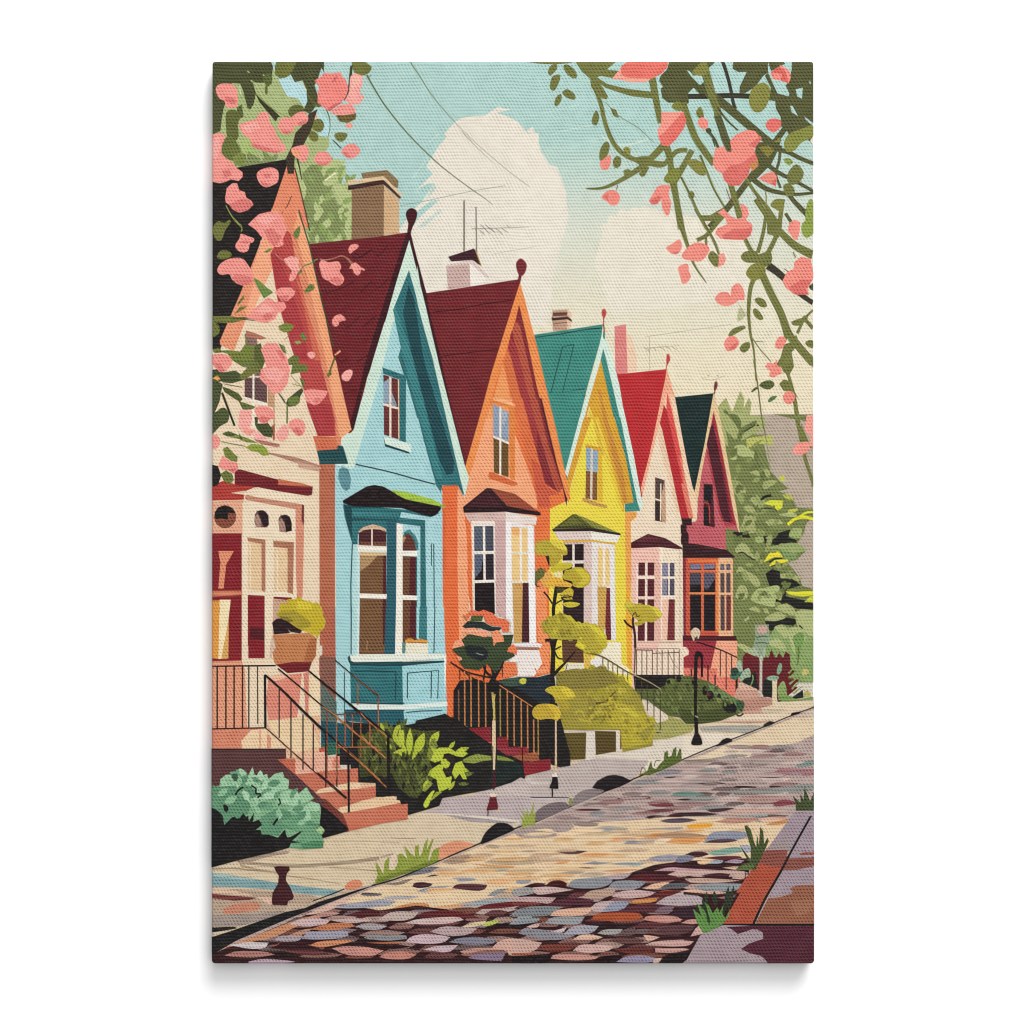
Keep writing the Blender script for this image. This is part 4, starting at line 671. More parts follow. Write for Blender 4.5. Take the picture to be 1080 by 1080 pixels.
p('A6939A', '195 935 290 760 440 690 640 690 1006 695 1006 935'); p('5A2636', '500 705 640 695 1006 695 1006 935 720 935 680 890 600 870 548 845 600 810 690 780 685 740 650 720 560 755 510 745'); p('A6939A', '500 760 560 740 620 720 660 725 688 760 660 790 600 800 550 845'); p('5A2636','440 705 560 700 540 745 500 745'); p('1C1518', '430 684 1006 684 1006 698 640 698 400 692')
p('A6939A', '330 735 440 700 490 720 540 760 500 850 400 850 300 760')
part('side_path_stone', 'dark half round stone at the kerb beside the orange stone')
T(380, 740); s('1D1A1C', '762 897 790 830 850 775 890 765 940 775 975 805 960 820 880 855 800 890')
part('kerb_stone', 'large black half round stone at the kerb')
T(540, 760); p('231B1E', '505 425 540 380 600 348 650 342 700 352 760 382 680 420 600 448')
part('kerb_stone', 'low grey half round stone at the kerb beside a grass tuft'); s('7C6D70', '150 635 150 580 220 530 290 515 340 520 362 545 300 580 220 615'); part('kerb_stone', 'paler grey half round stone touching the large black one'); s('8A7C7C', '380 540 390 490 440 445 520 432 580 445 500 490 420 525'); p('8C9048', '360 490 382 490 382 530 360 540')
part('kerb_stone', 'orange half round stone at the kerb behind the grass'); T(380, 740); s('DF9672', '497 1000 497 930 560 890 640 882 720 905 640 940 560 975')
part('kerb_stone', 'small orange stone at the near end of the kerb'); T(220, 860); s('DC8A68', '862 462 880 425 920 408 960 410 975 440 940 460 900 468')
part('kerb_stone', 'small black stone at the kerb near the street lamp foot'); T(690, 660); p('241B1D', '390 765 430 720 460 708 490 715 495 730 440 752'); part('kerb_stone', 'small dark mossy stone farther up the kerb'); p('2B2B26', '690 645 690 625 730 602 770 610 740 628'); part('kerb_stone', 'tiny dark stone at the far top of the kerb'); p('241B1D', '858 575 870 550 930 540 920 555')
# ---------------- front gardens
part('hedge', 'green hedge below the maroon and cream houses')
T(620, 640)
p('211D1C', '288 430 605 430 590 560 300 560')
p('5E6734', '300 520 420 520 480 520 500 460 540 440 640 435 760 470 860 530 960 600 985 660 920 690 840 720 720 740 620 740 580 700 510 690 440 640 380 590 300 570')
p('6C8550', '760 490 800 500 920 570 985 600 990 640 960 670 920 630 850 580 780 540'); p('4B5429','560 640 700 660 900 640 940 680 840 722 720 740 620 740 590 705')
for a in ((515, 475, 18, 12), (540, 445, 12, 12), (575, 455, 16, 22), (630, 492, 10, 7), (685, 505, 10, 20), (740, 530, 16, 30), (775, 560, 22, 30), (830, 565, 12, 18), (670, 470, 14, 30)): e('211D20', *a)
p('211D20', '850 610 880 580 920 600 945 640 935 668 880 670 855 640'); e('6E2A34', 765, 555, 12, 12); ls('211D20', 1.4, '700 590 750 595 800 590'); ls('211D20',1.6,'940 680 960 690 985 675')
p('3E5A3C','940 590 985 600 992 625 970 665 940 640')
scatter(['6E7A40', '4A5229', '7A8648', '525C30'], '320 530 500 500 640 450 760 490 940 610 840 700 620 720 500 680', 60, 34, .6, -90, 60)
part('lawn', 'strip of olive lawn sloping to the pavement')
p('A5A25C', '510 690 580 712 620 742 680 745 660 790 520 830 420 840 380 820 420 740 440 700')
part('front_steps', 'pale stepped wall beside the yellow garden')
p('DCCCB8', '200 600 300 575 350 590 440 640 510 690 505 715 440 735 380 670 300 630 220 630'); s('E0B9AC', '190 575 205 560 220 570 215 585 200 590')
part('railing', 'thin railing running down from the yellow house')
T(560, 560)
ls('6A5A2C', 1.5, '350 770 440 790 520 835 600 885 680 925 760 965 840 1010', 1.0)
for x, a, b in ((455, 795, 870), (488, 815, 890), (518, 832, 915), (548, 855, 930), (582, 875, 935), (612, 890, 945)): l('7A6A3A', 1.1, '%d %d %d %d' % (x, a, x, b))
T(620, 640)
for x, a, b in ((340, 470, 640), (376, 490, 660), (418, 510, 700), (458, 530, 780), (300, 450, 620), (265, 600, 660), (230, 600, 650)): l('4A4030', 1.1, '%d %d %d %d' % (x, a, x, b))
ls('A89C7C', .9, '290 430 380 470 460 520'); l('4A4030', 1, '430 796 455 794')
part('garden_wall', 'low cream wall with two brown panels in front of the yellow bush')
T(540, 760)
p('D8CABA', '300 60 480 65 560 62 690 50 690 190 530 235 480 250 360 245'); p('625221', '310 78 470 75 465 245 372 248'); p('5C4A20', '525 65 660 68 660 195 530 218'); l('7A4A24', 1.6, '688 55 688 180'); p('DCD0C4', '470 75 525 62 528 240 465 250'); p('DED2C0', '658 62 682 60 682 195 658 200')
part('bush', 'mustard yellow bush in front of the yellow house')
T(460, 680)
p('9E9034', '770 220 800 180 860 160 900 150 960 170 1000 150 1090 160 1200 230 1290 320 1340 470 1370 560 1370 640 1180 680 1160 540 990 540 800 540 780 400')
T(620, 640)
p('A3982F', '0 390 60 385 120 410 180 450 260 480 285 560 210 600 300 640 380 690 420 730 410 800 390 860 215 895 210 770 0 780')
puffs('A3982F', 26, '30 385 90 395 150 430 210 460'); puffs('B5A62E', 26, '400 720 400 780 385 830 340 680 280 640'); p('B5A62E', '130 590 200 600 300 650 370 690 415 740 400 860 215 895 210 775 150 760 100 690'); p('8E8230', '0 560 60 600 30 680 0 700'); ls('6A4A24', 2.6, '50 612 110 600 150 560 178 532', 1.0); ls('8A7A2C', 1.4, '20 660 60 700 110 690 80 740'); ls('8A7A2C', 1.4, '100 640 160 620 220 655'); scatter(['8E8230', 'B9AA36', '97892F', 'C2B23A'], '0 440 120 430 270 560 210 640 400 740 380 840 230 860 200 760 0 750', 60, 34, .7, -90, 90); p('C7B93A','180 640 260 640 330 690 300 700'); s('9A8F36', '420 740 400 800 360 850 330 800')
T(460, 680)
for a in ('880 440 900 415 930 430 940 460', '1000 440 1030 420 1060 445', '900 470 960 480 1000 450', '1040 380 1070 370 1080 360'): ls('B9AA38', 2.2, a)
for x, y in ((880, 220), (865, 300), (980, 240), (1040, 250), (960, 310)): e('B9AA44', x, y, 7, 9)
l('6A5A24', 1.0, '1010 375 1085 360')
T(560, 560); p('8A7D34', '160 900 220 880 290 870 300 880 340 870 380 880 440 850 520 900 560 960 420 1000 300 1000 160 1000')
part('dark_hedge', 'dark hedge and black steps between the orange and yellow houses')  # hedge and steps printed in near-black inks
T(460, 680)
p('1E1D1D', '110 290 150 225 250 215 330 240 420 220 520 205 640 205 720 190 750 210 770 400 850 700 850 765 780 775 560 700 360 600 250 540 110 480')
p('22303A', '420 235 520 205 640 205 725 185 745 380 660 370 600 330 490 260'); p('3E5346', '380 240 430 215 520 205 560 250 480 265 440 260'); 
p('1C2023', '60 435 190 540 300 640 350 700 380 900 250 930 20 970 -120 1000 -130 480'); p('221D1E', '650 470 740 460 790 520 850 720 850 765 650 700')
s('C5C540', '525 228 545 210 570 218 565 245 540 248')
p('1E1D1D', '180 520 350 520 600 720 560 850 380 760')
part('front_steps', 'dark red steps up to the orange house')
p('8E2630', '185 530 345 520 350 615 300 612 240 570'); p('8E2630', '385 585 455 582 458 660 385 645'); p('7B202B', '270 600 355 615 352 630 300 622'); p('96303A', '385 648 585 645 588 700 450 700 385 660'); p('A05A38', '480 705 640 675 655 730 550 740'); p('8E2630', '550 745 725 720 725 790 560 830'); l('3A1418', 1.2, '545 640 548 790'); p('C4643E','280 610 350 615 350 622 300 620')
part('hedge', 'low dark green hedge edged with lime leaves')
p('18211F', '180 745 380 730 520 745 550 770 548 830 480 870 340 915 180 930 20 965 40 860'); p('1D2A28', '200 770 380 735 540 760 545 830 380 880 220 850')
p('7F8C38', '170 740 220 700 290 685 350 700 350 735 280 740 210 755'); p('7F8C38', '385 700 440 710 500 738 440 735 385 730')
part('railing', 'black and copper railing down the red steps')
ls('2B1C18', 1.6, '90 110 180 165 260 190 360 210'); ls('2E1E1A', 1.8, '370 225 440 270 520 330 610 395', 1.2); ls('C57E46', 1.0, '400 255 500 320 610 392'); ls('2B1C18', 1.4, '150 150 240 215 300 240 330 300')
for x, a, b, c in ((180, 165, 530, 'C57E46'), (220, 185, 520, 'C57E46'), (268, 205, 520, 'C57E46'), (312, 235, 520, 'C57E46'), (405, 280, 580, 'A8803C'), (450, 290, 600, 'C57E46'), (492, 320, 640, 'C57E46'), (538, 350, 650, 'C57E46'), (578, 380, 660, 'C57E46'), (617, 470, 690, 'C57E46'), (645, 470, 700, 'A8803C'), (142, 285, 490, '8A5A38')): l(c, 1.4, '%d %d %d %d' % (x, a, x + 2, b))
for x, a, b in ((210, 180, 230), (300, 190, 240), (420, 90, 200), (150, 150, 220)): l('6A3A26', 1.2, '%d %d %d %d' % (x, a, x, b))
# ---------------- yellow topiary tree and small trees
part('tree', 'tall slim yellow tree with foliage in flat tiers')
T(460, 560)
sub('trunk'); p('231A1A', '715 670 770 670 755 740 752 900 740 980 735 1100 760 1180 720 1180 722 900 728 760'); ls('231A1A', 3.6, '745 540 742 500 752 420 762 350', 4); ls('231A1A', 1.8, '735 460 710 420 680 385'); ls('231A1A', 1.8, '750 465 790 440 830 425', 1.2); p('2E2220', '690 155 725 160 715 230'); ls('231A1A', 4, '745 910 780 870 820 830 880 760', 1.2); ls('231A1A', 1.4, '750 760 770 800 800 810'); ls('231A1A', 1.4, '750 750 790 730'); ls('231A1A', 3, '690 690 740 690 775 675'); l('6A5A2A', .9, '830 840 820 880')
ls('231A1A', 2.2, '765 350 800 370 820 350'); p('4A4020', '760 355 830 345 800 390 765 395'); ls('2E2220', 2.4, '790 420 830 440 860 440'); ls('231A1A',2,'830 315 880 325 850 330')
sub('crown')
p('B8A02E', '625 110 640 70 700 55 740 65 830 120 830 150 780 150 800 165 760 225 720 225 715 160 640 150 620 130'); puffs('B8A02E', 22, '645 85 690 70 730 75 780 110 810 135 650 130 700 140'); s('D8C840', '715 60 790 70 830 120 770 110'); p('B8A836', '640 80 700 60 720 100 780 130 760 160 640 150')
s('C8B82E', '720 250 760 210 840 200 865 220 820 245 760 258'); p('DFA850', '655 320 670 270 710 255 740 280 720 320 680 340'); s('E8D8A0', '740 270 780 255 800 280 770 300'); p('6A6A30', '625 260 660 230 695 250 680 290 640 320 640 350 625 340'); s('30382A', '625 330 650 350 680 345 640 355')
p('E3B03A', '680 340 720 300 760 290 800 310 870 340 850 355 760 350 700 358'); puffs('C2AE30', 22, '830 260 880 245 930 250 955 290 950 325 900 340'); s('B8A42C', '800 280 850 240 920 230 970 270 975 320 930 358 870 350 860 320 810 305'); p('CDBB32', '870 235 920 235 970 280 965 320 920 355 880 352 930 300'); 
p('C8B030', '775 410 810 375 850 355 870 380 865 415 830 405'); s('C8B82E', '800 460 850 448 910 460 880 480 830 482'); p('8A7A28', '770 405 850 408 830 420'); p('BBA82E','800 425 860 420 865 432 820 436')
puffs('AC9F30', 26, '690 590 720 560 760 545 800 545 700 630 740 660 790 670 850 675'); p('AC9F30', '665 600 700 570 720 545 770 530 830 545 880 590 940 640 900 680 800 690 740 680 700 645'); scatter(['C4B62E', '98892A', 'B5A832'], '680 600 720 550 830 550 880 600 930 650 880 680 720 670', 20, 40, .6, -60, 80); p('C4B62E', '800 530 850 535 890 580 970 585 1040 620 1075 660 1085 720 1040 770 960 775 880 730 900 690 940 670 900 610'); puffs('C4B62E', 24, '900 595 950 592 1000 605 1040 630 1060 670 1060 720 1030 755'); puffs('BDAE32', 26, '920 700 960 740 1000 700 990 650 940 650'); p('B5A430', '900 620 960 600 1000 640 1010 700 1060 740 1000 775 900 740 930 680'); p('DACB34', '880 720 900 700 950 730 930 750'); p('D6C638', '960 590 1030 615 1070 660 1085 700 1020 650')
s('C4B02E', '690 1010 720 985 800 980 850 1000 882 1045 840 1065 760 1060 730 1035'); p('D8C236','800 985 850 1000 880 1045 830 1050 790 1010')
T(460, 680); s('C2A42E', '608 420 640 380 700 372 760 385 790 430 780 470 700 468 660 475 620 460'); s('D6B632', '700 380 760 385 788 430 770 478 745 470 750 430'); s('B09C30', '765 350 800 345 840 370 840 410 800 415 780 395'); p('B09C30','745 330 800 350 790 375 755 370')
part('tree', 'orange flowering standard tree with a dark green crown')
sub('trunk'); T(460, 560); p('201C1C', '340 830 372 900 400 860 440 800 420 860 380 930 375 990 335 1000 330 960 355 920'); ls('201C1C', 2.4, '300 810 310 880 360 930'); ls('201C1C',2,'300 940 310 880 312 850')
sub('crown'); p('3C4A2E', '100 750 130 735 165 710 160 690 200 655 260 655 340 670 400 660 490 655 480 700 470 740 500 790 460 810 420 830 400 880 370 895 320 840 270 880 180 870 145 830 160 800 130 780'); p('22282A', '180 735 210 722 300 735 330 765 320 810 280 825 200 790'); l('8A9088', .9, '250 770 275 780 300 785')
p('2A3530', '165 605 200 570 300 575 350 605 420 610 400 630 340 635 280 615 190 620'); p('57602E', '215 570 225 530 300 535 290 570'); 
sub('blossom'); p('E8714A', '180 540 220 500 270 510 300 498 360 520 380 545 440 560 465 580 460 640 420 640 410 605 350 600 310 575 300 535 220 535 200 560')
p('EFA07C', '165 640 190 615 240 612 280 625 330 632 345 660 310 672 250 660'); p('EE9468', '345 640 390 625 425 670 430 700 380 705 365 730 360 690'); p('EFA07C', '100 745 120 695 160 690 180 725 140 735'); p('EA7A4C', '455 740 490 715 515 750 510 785 480 770 450 765'); s('C5784A', '165 540 180 530 200 560 185 565'); l('F5B896', 1, '200 640 240 625 265 640'); p('EFA07C','130 790 160 800 165 815 145 820')
part('tree', 'small crooked sapling with one flat yellow crown')
T(560, 560)
sub('trunk'); ls('3A261E', 2.6, '660 740 658 660 650 610 645 560 660 520', 2.4); ls('33221C', 2.2, '648 615 610 590 590 562'); l('6A4A3A', 1.4, '660 740 655 900')
sub('crown'); p('B9A62E', '590 470 610 440 660 460 740 470 800 485 830 520 820 550 760 580 730 570 700 595 665 600 650 580 700 565 660 555 620 520'); puffs('BDAA30', 20, '640 470 690 475 740 485 790 500 810 530 770 560 720 560 680 550'); p('DACA3A', '740 470 800 485 830 520 820 550 790 530 780 500'); p('C9B836', '590 465 600 440 650 455 660 470 610 490'); ls('5A3A28', 1.2, '640 540 660 515 670 540 690 535'); 
# ---------------- lamps and posts
part('street_lamp', 'black street lamp with a white globe, farthest up the pavement')
T(620, 640)
sub('post'); p('1D1718', '675 300 690 278 715 285 730 310 728 445 715 445 715 330 705 310 695 330 692 460 690 680 698 740 700 800 725 865 715 875 660 873 655 855 675 800 672 700 668 480')
s('1D1718', '655 870 665 825 680 800 700 800 715 825 725 865 700 875'); l('B8AC98', 1.1, '678 690 698 700')
sub('lamp_globe'); s('D6C2A6', '650 165 665 138 685 132 705 145 710 170 698 205 690 185 670 215 660 195'); p('4A3A2A', '672 195 695 190 690 215 680 215')
part('lamp_post', 'cream post with dark red foot in front of the orange house')
T(460, 680)
p('C7B05A', '350 305 360 300 375 320 372 340 375 480 360 490 360 420'); p('DCC39A', '355 480 376 480 378 640 372 790 352 790 354 640'); p('7F6F5A', '352 640 362 640 360 790 350 790'); p('4A1C28', '362 795 378 795 378 900 365 920 350 900 358 860'); p('6E2028', '340 955 380 955 392 1025 390 1042 318 1048 325 1020 335 990'); s('E2CFC0', '340 945 360 935 385 945 380 960 345 962'); l('5A2028', 1.2, '328 1048 328 1085'); s('D9C07A', '385 1045 405 1045 400 1055 385 1052'); p('A98A4A','345 300 378 315 375 328 350 315')
part('lamp_post', 'thin cream post with a black foot below the yellow tree')
p('D9B994', '752 480 762 480 765 830 750 830 752 660'); p('E9DCD0', '735 820 760 808 770 835 735 838'); p('201819', '735 835 768 835 775 905 770 912 715 908 720 890 732 865'); l('2A2022', 1.6, '735 910 736 962')
# ---------------- plants and steps by the near houses
part('bush', 'dark olive bush with lime leaves below the blue house')
T(380, 740)
p('211F1D', '-60 130 280 150 548 95 600 100 700 180 830 270 840 420 800 560 520 610 500 660 260 730 100 600 -60 520')
p('4C5124', '-20 250 60 180 130 140 200 160 260 160 330 170 400 190 480 180 500 220 470 300 440 380 480 470 400 560 360 610 310 600 240 540 200 450 160 480 100 460 0 470')
p('3D431F','0 400 100 430 150 470 60 470 0 480'); p('6E7A30', '120 140 170 135 195 230 230 150 215 260 160 240')
for x, y in ((250, 320), (290, 380), (340, 430), (220, 440), (300, 500), (380, 330), (410, 440), (340, 560), (270, 560), (90, 350), (60, 420), (130, 400)): leaf('211F1D', x, y, x + random.uniform(-12, 14), y - 60, .32)
for x, y in ((200, 380), (330, 330), (370, 500), (420, 520), (250, 470), (110, 300), (30, 340)): leaf('6A7432', x, y, x + random.uniform(-20, 20), y - 60, .3)
scatter(['5E6830', '3A3F1E', '6A7432', '2C2D1C', '586228'], '20 260 130 160 260 170 400 200 470 300 440 400 400 560 310 600 210 450 40 460', 90, 62, .34, -90, 45)
for a in ('230 250 220 210 235 165 255 160', '262 280 235 250 225 220'): ls('AEB936', 5, a, 4)
for a in ((270, 290, 250, 165, .30), (255, 240, 270, 175, .5), (310, 340, 315, 165, .25), (350, 330, 405, 195, .42), (330, 365, 375, 265, .26), (440, 275, 500, 185, .45), (400, 560, 430, 490, .4), (300, 300, 205, 325, .25), (262, 345, 240, 300, .4), (290, 330, 262, 255, .3)): leaf('B3C034', *a)
p('7C8632', '430 300 450 240 470 230 490 280 470 330 440 380 420 350')
for a in ((560, 300, 600, 250, .4), (600, 320, 690, 290, .35), (470, 420, 430, 470, .4), (600, 420, 690, 440, .4), (560, 560, 600, 500, .35), (480, 330, 450, 280, .4), (150, 200, 130, 130, .35), (200, 300, 160, 250, .35)): leaf('A9B634', *a)
for a in ((640, 380, 730, 350, .35), (640, 470, 720, 450, .3), (620, 520, 690, 520, .3)): leaf('6E7A30', *a)
p('B9C636', '445 370 470 310 500 290 560 290 610 320 640 285 680 330 650 350 610 345 560 325 530 330 520 370 470 385'); s('B9C636', '510 375 545 360 570 385 550 420 520 410'); p('B9C636', '445 470 460 420 500 395 530 410 510 450 480 470'); p('B9C636', '480 480 520 430 545 480 580 470 570 540 530 560 500 570 490 530'); p('B9C636', '580 450 600 390 640 375 660 410 655 440 675 490 650 490 630 455 600 490'); p('B9C636', '440 470 480 455 530 480 500 500')
p('8E9A36', '420 520 440 500 460 520 410 570 390 560'); s('C2CF3C', '400 650 420 610 450 570 470 565 450 610 430 660 410 670'); p('9AA634', '480 570 520 570 470 610 430 640'); p('3A2A22', '540 340 590 345 600 380 570 390 530 350'); p('3A2A22', '525 425 580 430 575 455 540 460')
p('8E9A40', '650 370 690 345 740 330 830 345 830 370 780 375 720 390 670 385')
part('flower_pot', 'terracotta pot with a bushy yellow plant by the red door')
T(220, 640)
sub('pot'); p('C47E4E', '405 180 540 170 640 165 685 200 680 310 655 350 640 355 425 365 412 340 405 290 425 255 408 215'); p('7A2026', '425 365 530 350 655 348 635 408 500 420'); p('B06A3E','640 200 685 200 680 310 655 350 600 352'); p('D2B4A0','395 195 412 200 425 255 405 290 400 330 385 320 390 250')
sub('plant'); p('301A1E', '402 100 430 75 480 70 540 85 600 140 580 168 520 160 500 140 520 165 415 175'); T(220, 500); p('C5AF24', '430 890 450 850 500 820 530 790 600 795 640 815 690 820 715 840 720 890 742 925 735 965 705 1000 690 1045 665 1010 620 1000 580 985 540 960 500 930'); puffs('C5AF24', 26, '470 840 520 810 570 800 630 825 680 835 700 880 715 930 700 970 670 1000'); p('A8962A', '425 890 460 865 500 870 540 860 600 900 650 940 640 970 580 980 545 960 530 935 480 925'); p('D6C22C', '560 800 640 815 660 850 620 860 560 850'); p('8A7A28', '440 895 500 905 540 930 520 940 470 920')
part('front_steps', 'salmon steps with cream treads up to the near house')
T(220, 640)
p('E3B592', '370 740 600 690 705 690 705 890 690 950 490 960 490 890 380 800'); p('E8CBA2', '370 720 620 690 640 700 700 880 540 930 400 780'); p('DE8A74', '380 440 590 420 575 600 560 700 380 718 365 600'); p('D88672', '600 420 635 410 632 690 615 690 605 500'); p('EBD3AE', '640 420 705 430 705 690 635 690'); p('E9B79A','380 440 480 420 520 440 420 470')
p('D88668', '20 770 370 770 370 900 20 900'); p('EACBA4', '270 780 365 770 490 890 490 900 215 900 205 850'); p('DDA27E', '320 780 332 780 332 900 320 900'); p('DC9478', '370 800 395 830 395 895 370 895')
p('C4553F', '700 895 735 885 735 945 700 950'); p('E4A58C', '548 965 700 945 830 945 830 1020 550 1060'); p('E6B398','640 925 735 915 735 950 640 955')
T(220, 780)
p('C7694E', '430 120 548 120 550 215 610 290 480 170'); p('E6AE94', '550 120 700 105 830 105 830 180 780 200 552 220'); p('C97056', '550 220 830 190 945 180 948 270 680 335 600 290'); p('E7C7A0', '680 335 700 315 900 270 1055 275 1058 300 860 320 690 338'); p('CB7358', '675 345 860 318 1058 300 1058 365 940 395 820 440 740 390'); p('E7C7A0', '815 455 830 430 1000 385 1150 355 1190 360 1190 405 1000 440 840 465'); p('CE7458', '835 468 1000 440 1260 405 1260 505 1100 530 885 580')
p('7A3A30', '690 370 740 375 800 430 850 470 890 570 880 585 850 540 760 460 690 395'); p('DC8A74','780 150 800 110 830 110 830 180 790 180')
T(380, 740); p('DDB492', '0 515 80 515 100 540 0 550'); p('CB7358', '0 548 98 535 98 590 0 622'); p('E5C49C', '0 628 120 602 250 625 255 640 100 660 0 685'); p('CE7458', '0 688 120 665 256 640 258 732 100 770 0 800')
part('porch_base', 'brown brick porch base under the near railing')
T(220, 640); p('5E3A3A', '20 905 490 900 492 960 430 965 540 1085 620 1160 720 1300 20 1300'); l('2A1A1A', 1.8, '20 902 490 902')
T(220, 780); p('5E3A3A', '430 120 560 230 680 340 740 400 700 440 500 300 400 200')
part('planting_bed', 'black bed under the mint bush'); T(220, 780); p('1B1919', '20 430 200 430 500 500 700 430 720 420 800 480 880 560 880 580 720 625 560 670 420 710 200 760 20 808')
part('bush', 'round mint green bush at the lower left'); 
p('7FAE84', '20 300 70 290 75 250 110 222 160 220 200 180 235 200 250 230 280 170 290 220 330 235 370 215 380 250 420 215 470 205 480 240 510 255 505 310 550 320 570 340 620 300 650 350 670 370 640 390 700 405 712 450 700 560 735 580 715 605 730 640 725 685 580 695 560 690 510 685 530 640 510 610 590 580 500 620 480 570 440 620 380 600 330 600 330 570 300 570 330 540 280 520 290 490 260 530 250 480 190 520 200 480 150 490 100 540 90 480 60 450 20 430')
p('5F9370', '20 290 80 300 180 285 260 290 320 340 330 390 260 380 270 400 250 470 180 500 160 480 100 540 90 480 60 450 20 430'); p('9CC7A0', '75 250 110 222 160 220 200 180 235 200 250 230 280 170 290 220 330 235 370 215 380 250 420 215 470 205 480 240 510 255 505 310 440 330 420 370 330 390 320 350 290 300 220 280 180 290 80 295'); p('9CC7A0', '440 340 520 315 570 345 620 300 660 370 630 390 540 420 500 410 450 400'); p('A3CBA6', '610 420 650 390 700 405 712 440 680 455 640 450 650 500 610 520 570 460 500 450 540 430'); p('9CC7A0', '245 380 290 385 330 395 320 425 270 425'); p('5F9370', '330 490 440 430 500 450 560 460 620 520 700 530 700 560 640 600 560 580 480 560 440 610 380 600 340 600 330 560'); p('6FA27A','450 520 560 480 640 540 690 560 720 620 725 685 580 695 520 680 590 590'); p('4E8A60', '580 660 660 640 730 640 725 685 600 694')
scatter(['A9CFAC', '6A9F78', '8FBD96', '5F9370'], '40 300 200 220 420 300 620 400 690 520 640 640 440 540 330 540 200 440 60 400', 60, 70, .55, -80, 80)
s('3E5C48', '145 225 180 215 185 250 165 262'); ls('1B1919', 2, '170 350 190 320 220 300'); ls('1B1919', 1.8, '270 290 300 310 300 340 330 345 310 370'); s('1B1919', '95 410 125 425 120 455 100 450'); ls('1B1919', 2.4, '410 540 430 510 450 495'); p('A9C88E', '680 575 710 545 735 572 710 595'); ls('1B1919',1.6,'440 415 455 400 445 370'); p('A3CBA6','440 500 465 462 468 480 445 510'); p('1B1919','510 620 590 575 585 590 530 640 595 650 520 655'); 
p('1B1919', '180 520 220 465 240 490 250 525 290 460 280 520 320 505 340 540 300 570 330 570 340 610 400 605 410 635 470 600 485 565 495 620 510 615 520 660 300 720 180 700')
part('railing', 'black railing beside the near steps')
T(220, 640)
ls('1F1517', 1.6, '20 377 200 374 425 372'); l('1F1517', 1.4, '20 772 200 768 365 765'); l('1F1517', 2.6, '357 430 360 770')
for x in (55, 110, 162, 215): l('3A1C1A', 1.6, '%d 378 %d 768' % (x, x))
l('4A3A30', 1.5, '255 378 255 768'); l('4A3A30', 1.3, '310 378 312 740')
for x, a, b in ((447, 520, 830), (522, 590, 955), (598, 680, 1030), (663, 740, 1040), (742, 800, 1140), (812, 860, 1140)): l('2B1C1C', 1.4, '%d %d %d %d' % (x, a, x, b))
ls('1F1517', 2.2, '358 430 480 540 600 660 720 775', 3); ls('1F1517', 2.4, '700 755 810 850 900 935', 1.2); ls('B86A40', 1.2, '780 820 900 925 1085 1095')
ls('2B1C1C', 1.1, '365 768 480 870 600 980 720 1085 870 1215'); ls('7A4A34', 1, '470 865 560 940 640 1010'); 
T(220, 780); l('1F1517', 2.4, '885 90 888 460')
ls('2B1C1C', 1.6, '690 210 780 285 875 370')
T(220, 640)
ls('1F1517', 1.6, '440 390 560 490 700 610 800 690', 1.4); ls('B4713E', 1.1, '790 680 900 775 1000 855 1085 910'); ls('1F1517', 1.8, '635 405 720 475 820 555 950 665 1075 770', 2.0)
part('railing', 'slim copper and black railing in front of the blue house')
T(340, 640)
ls('3A2622', 1.2, '80 335 150 395 240 470 355 560'); ls('8A4A38', 1.1, '190 425 260 490 355 555'); l('8A4A38', 1.5, '354 560 354 770'); l('3A4A4C', .9, '140 410 142 860')
ls('1F1517', 1.8, '0 480 100 555 240 665 440 830', 1.4); ls('B4713E', 1.0, '0 630 120 715 260 840 405 960'); l('1F1517', 2.6, '415 820 418 1085'); ls('1F1517', 1.7, '0 770 120 875 240 985 330 1075', 1.2); ls('B4713E', 1.1, '100 870 240 985 340 1080')
l('6A3A30', 1.3, '90 680 260 675'); 
for x, a, b in ((30, 670, 1085), (90, 700, 1085), (145, 680, 880), (190, 680, 890), (243, 700, 960), (300, 730, 880), (225, 480, 620)): l('A4643C' if x > 60 else '8A4A34', 1.2, '%d %d %d %d' % (x, a, x, b))
l('A4643C', 1.1, '90 890 360 885'); l('1F1517', 2, '165 890 166 1085')
T(380, 740); ls('B4713E', 1.1, '0 70 60 130 190 240'); ls('C07E4A', 1.2, '0 210 60 265 165 360'); ls('B4713E', 1.2, '0 385 80 460 165 540'); l('1F1517', 2.4, '178 215 186 600'); l('B4713E', 1.1, '113 0 116 150'); l('8A5A34',1.1,'65 150 66 290'); l('8A5A34',1.1,'4 150 5 350')
part('bollard', 'small dark red bollard on the near pavement')
T(220, 860); p('471A20', '415 325 440 320 510 322 515 345 500 362 492 380 490 410 520 460 540 510 535 530 505 540 498 568 405 565 400 545 405 490 440 430 445 380 425 350')
# ---------------- grass tufts
part('grass_tuft', 'lime grass tuft at the kerb by the orange stone')
T(380, 860)
p('8F9C3A', '90 425 110 380 95 290 130 340 145 370 155 290 185 260 180 340 190 345 235 300 230 250 260 240 300 275 275 190 320 240 345 260 345 195 370 185 372 260 390 240 405 180 430 140 420 220 455 145 465 150 440 230 430 280 465 215 500 200 495 285 400 330 240 385 100 435')
p('D9C7A8', '190 345 215 300 240 285 235 310 215 345'); l('D9C7A8', .8, '430 290 450 250'); p('D3BD9C','215 300 240 250 236 290'); p('77842F','110 400 200 370 300 340 400 300 490 280 400 330 240 385 100 435')
part('grass_tuft', 'lime grass tuft at the kerb beside the grey stones'); T(540, 760)
p('98A444', '60 680 65 630 45 590 75 620 85 640 60 560 90 600 95 540 105 600 118 580 140 510 135 590 150 580 145 640 150 655 90 670'); 
part('grass_tuft', 'dark green grass tuft at the kerb below the street lamp'); T(690, 660)
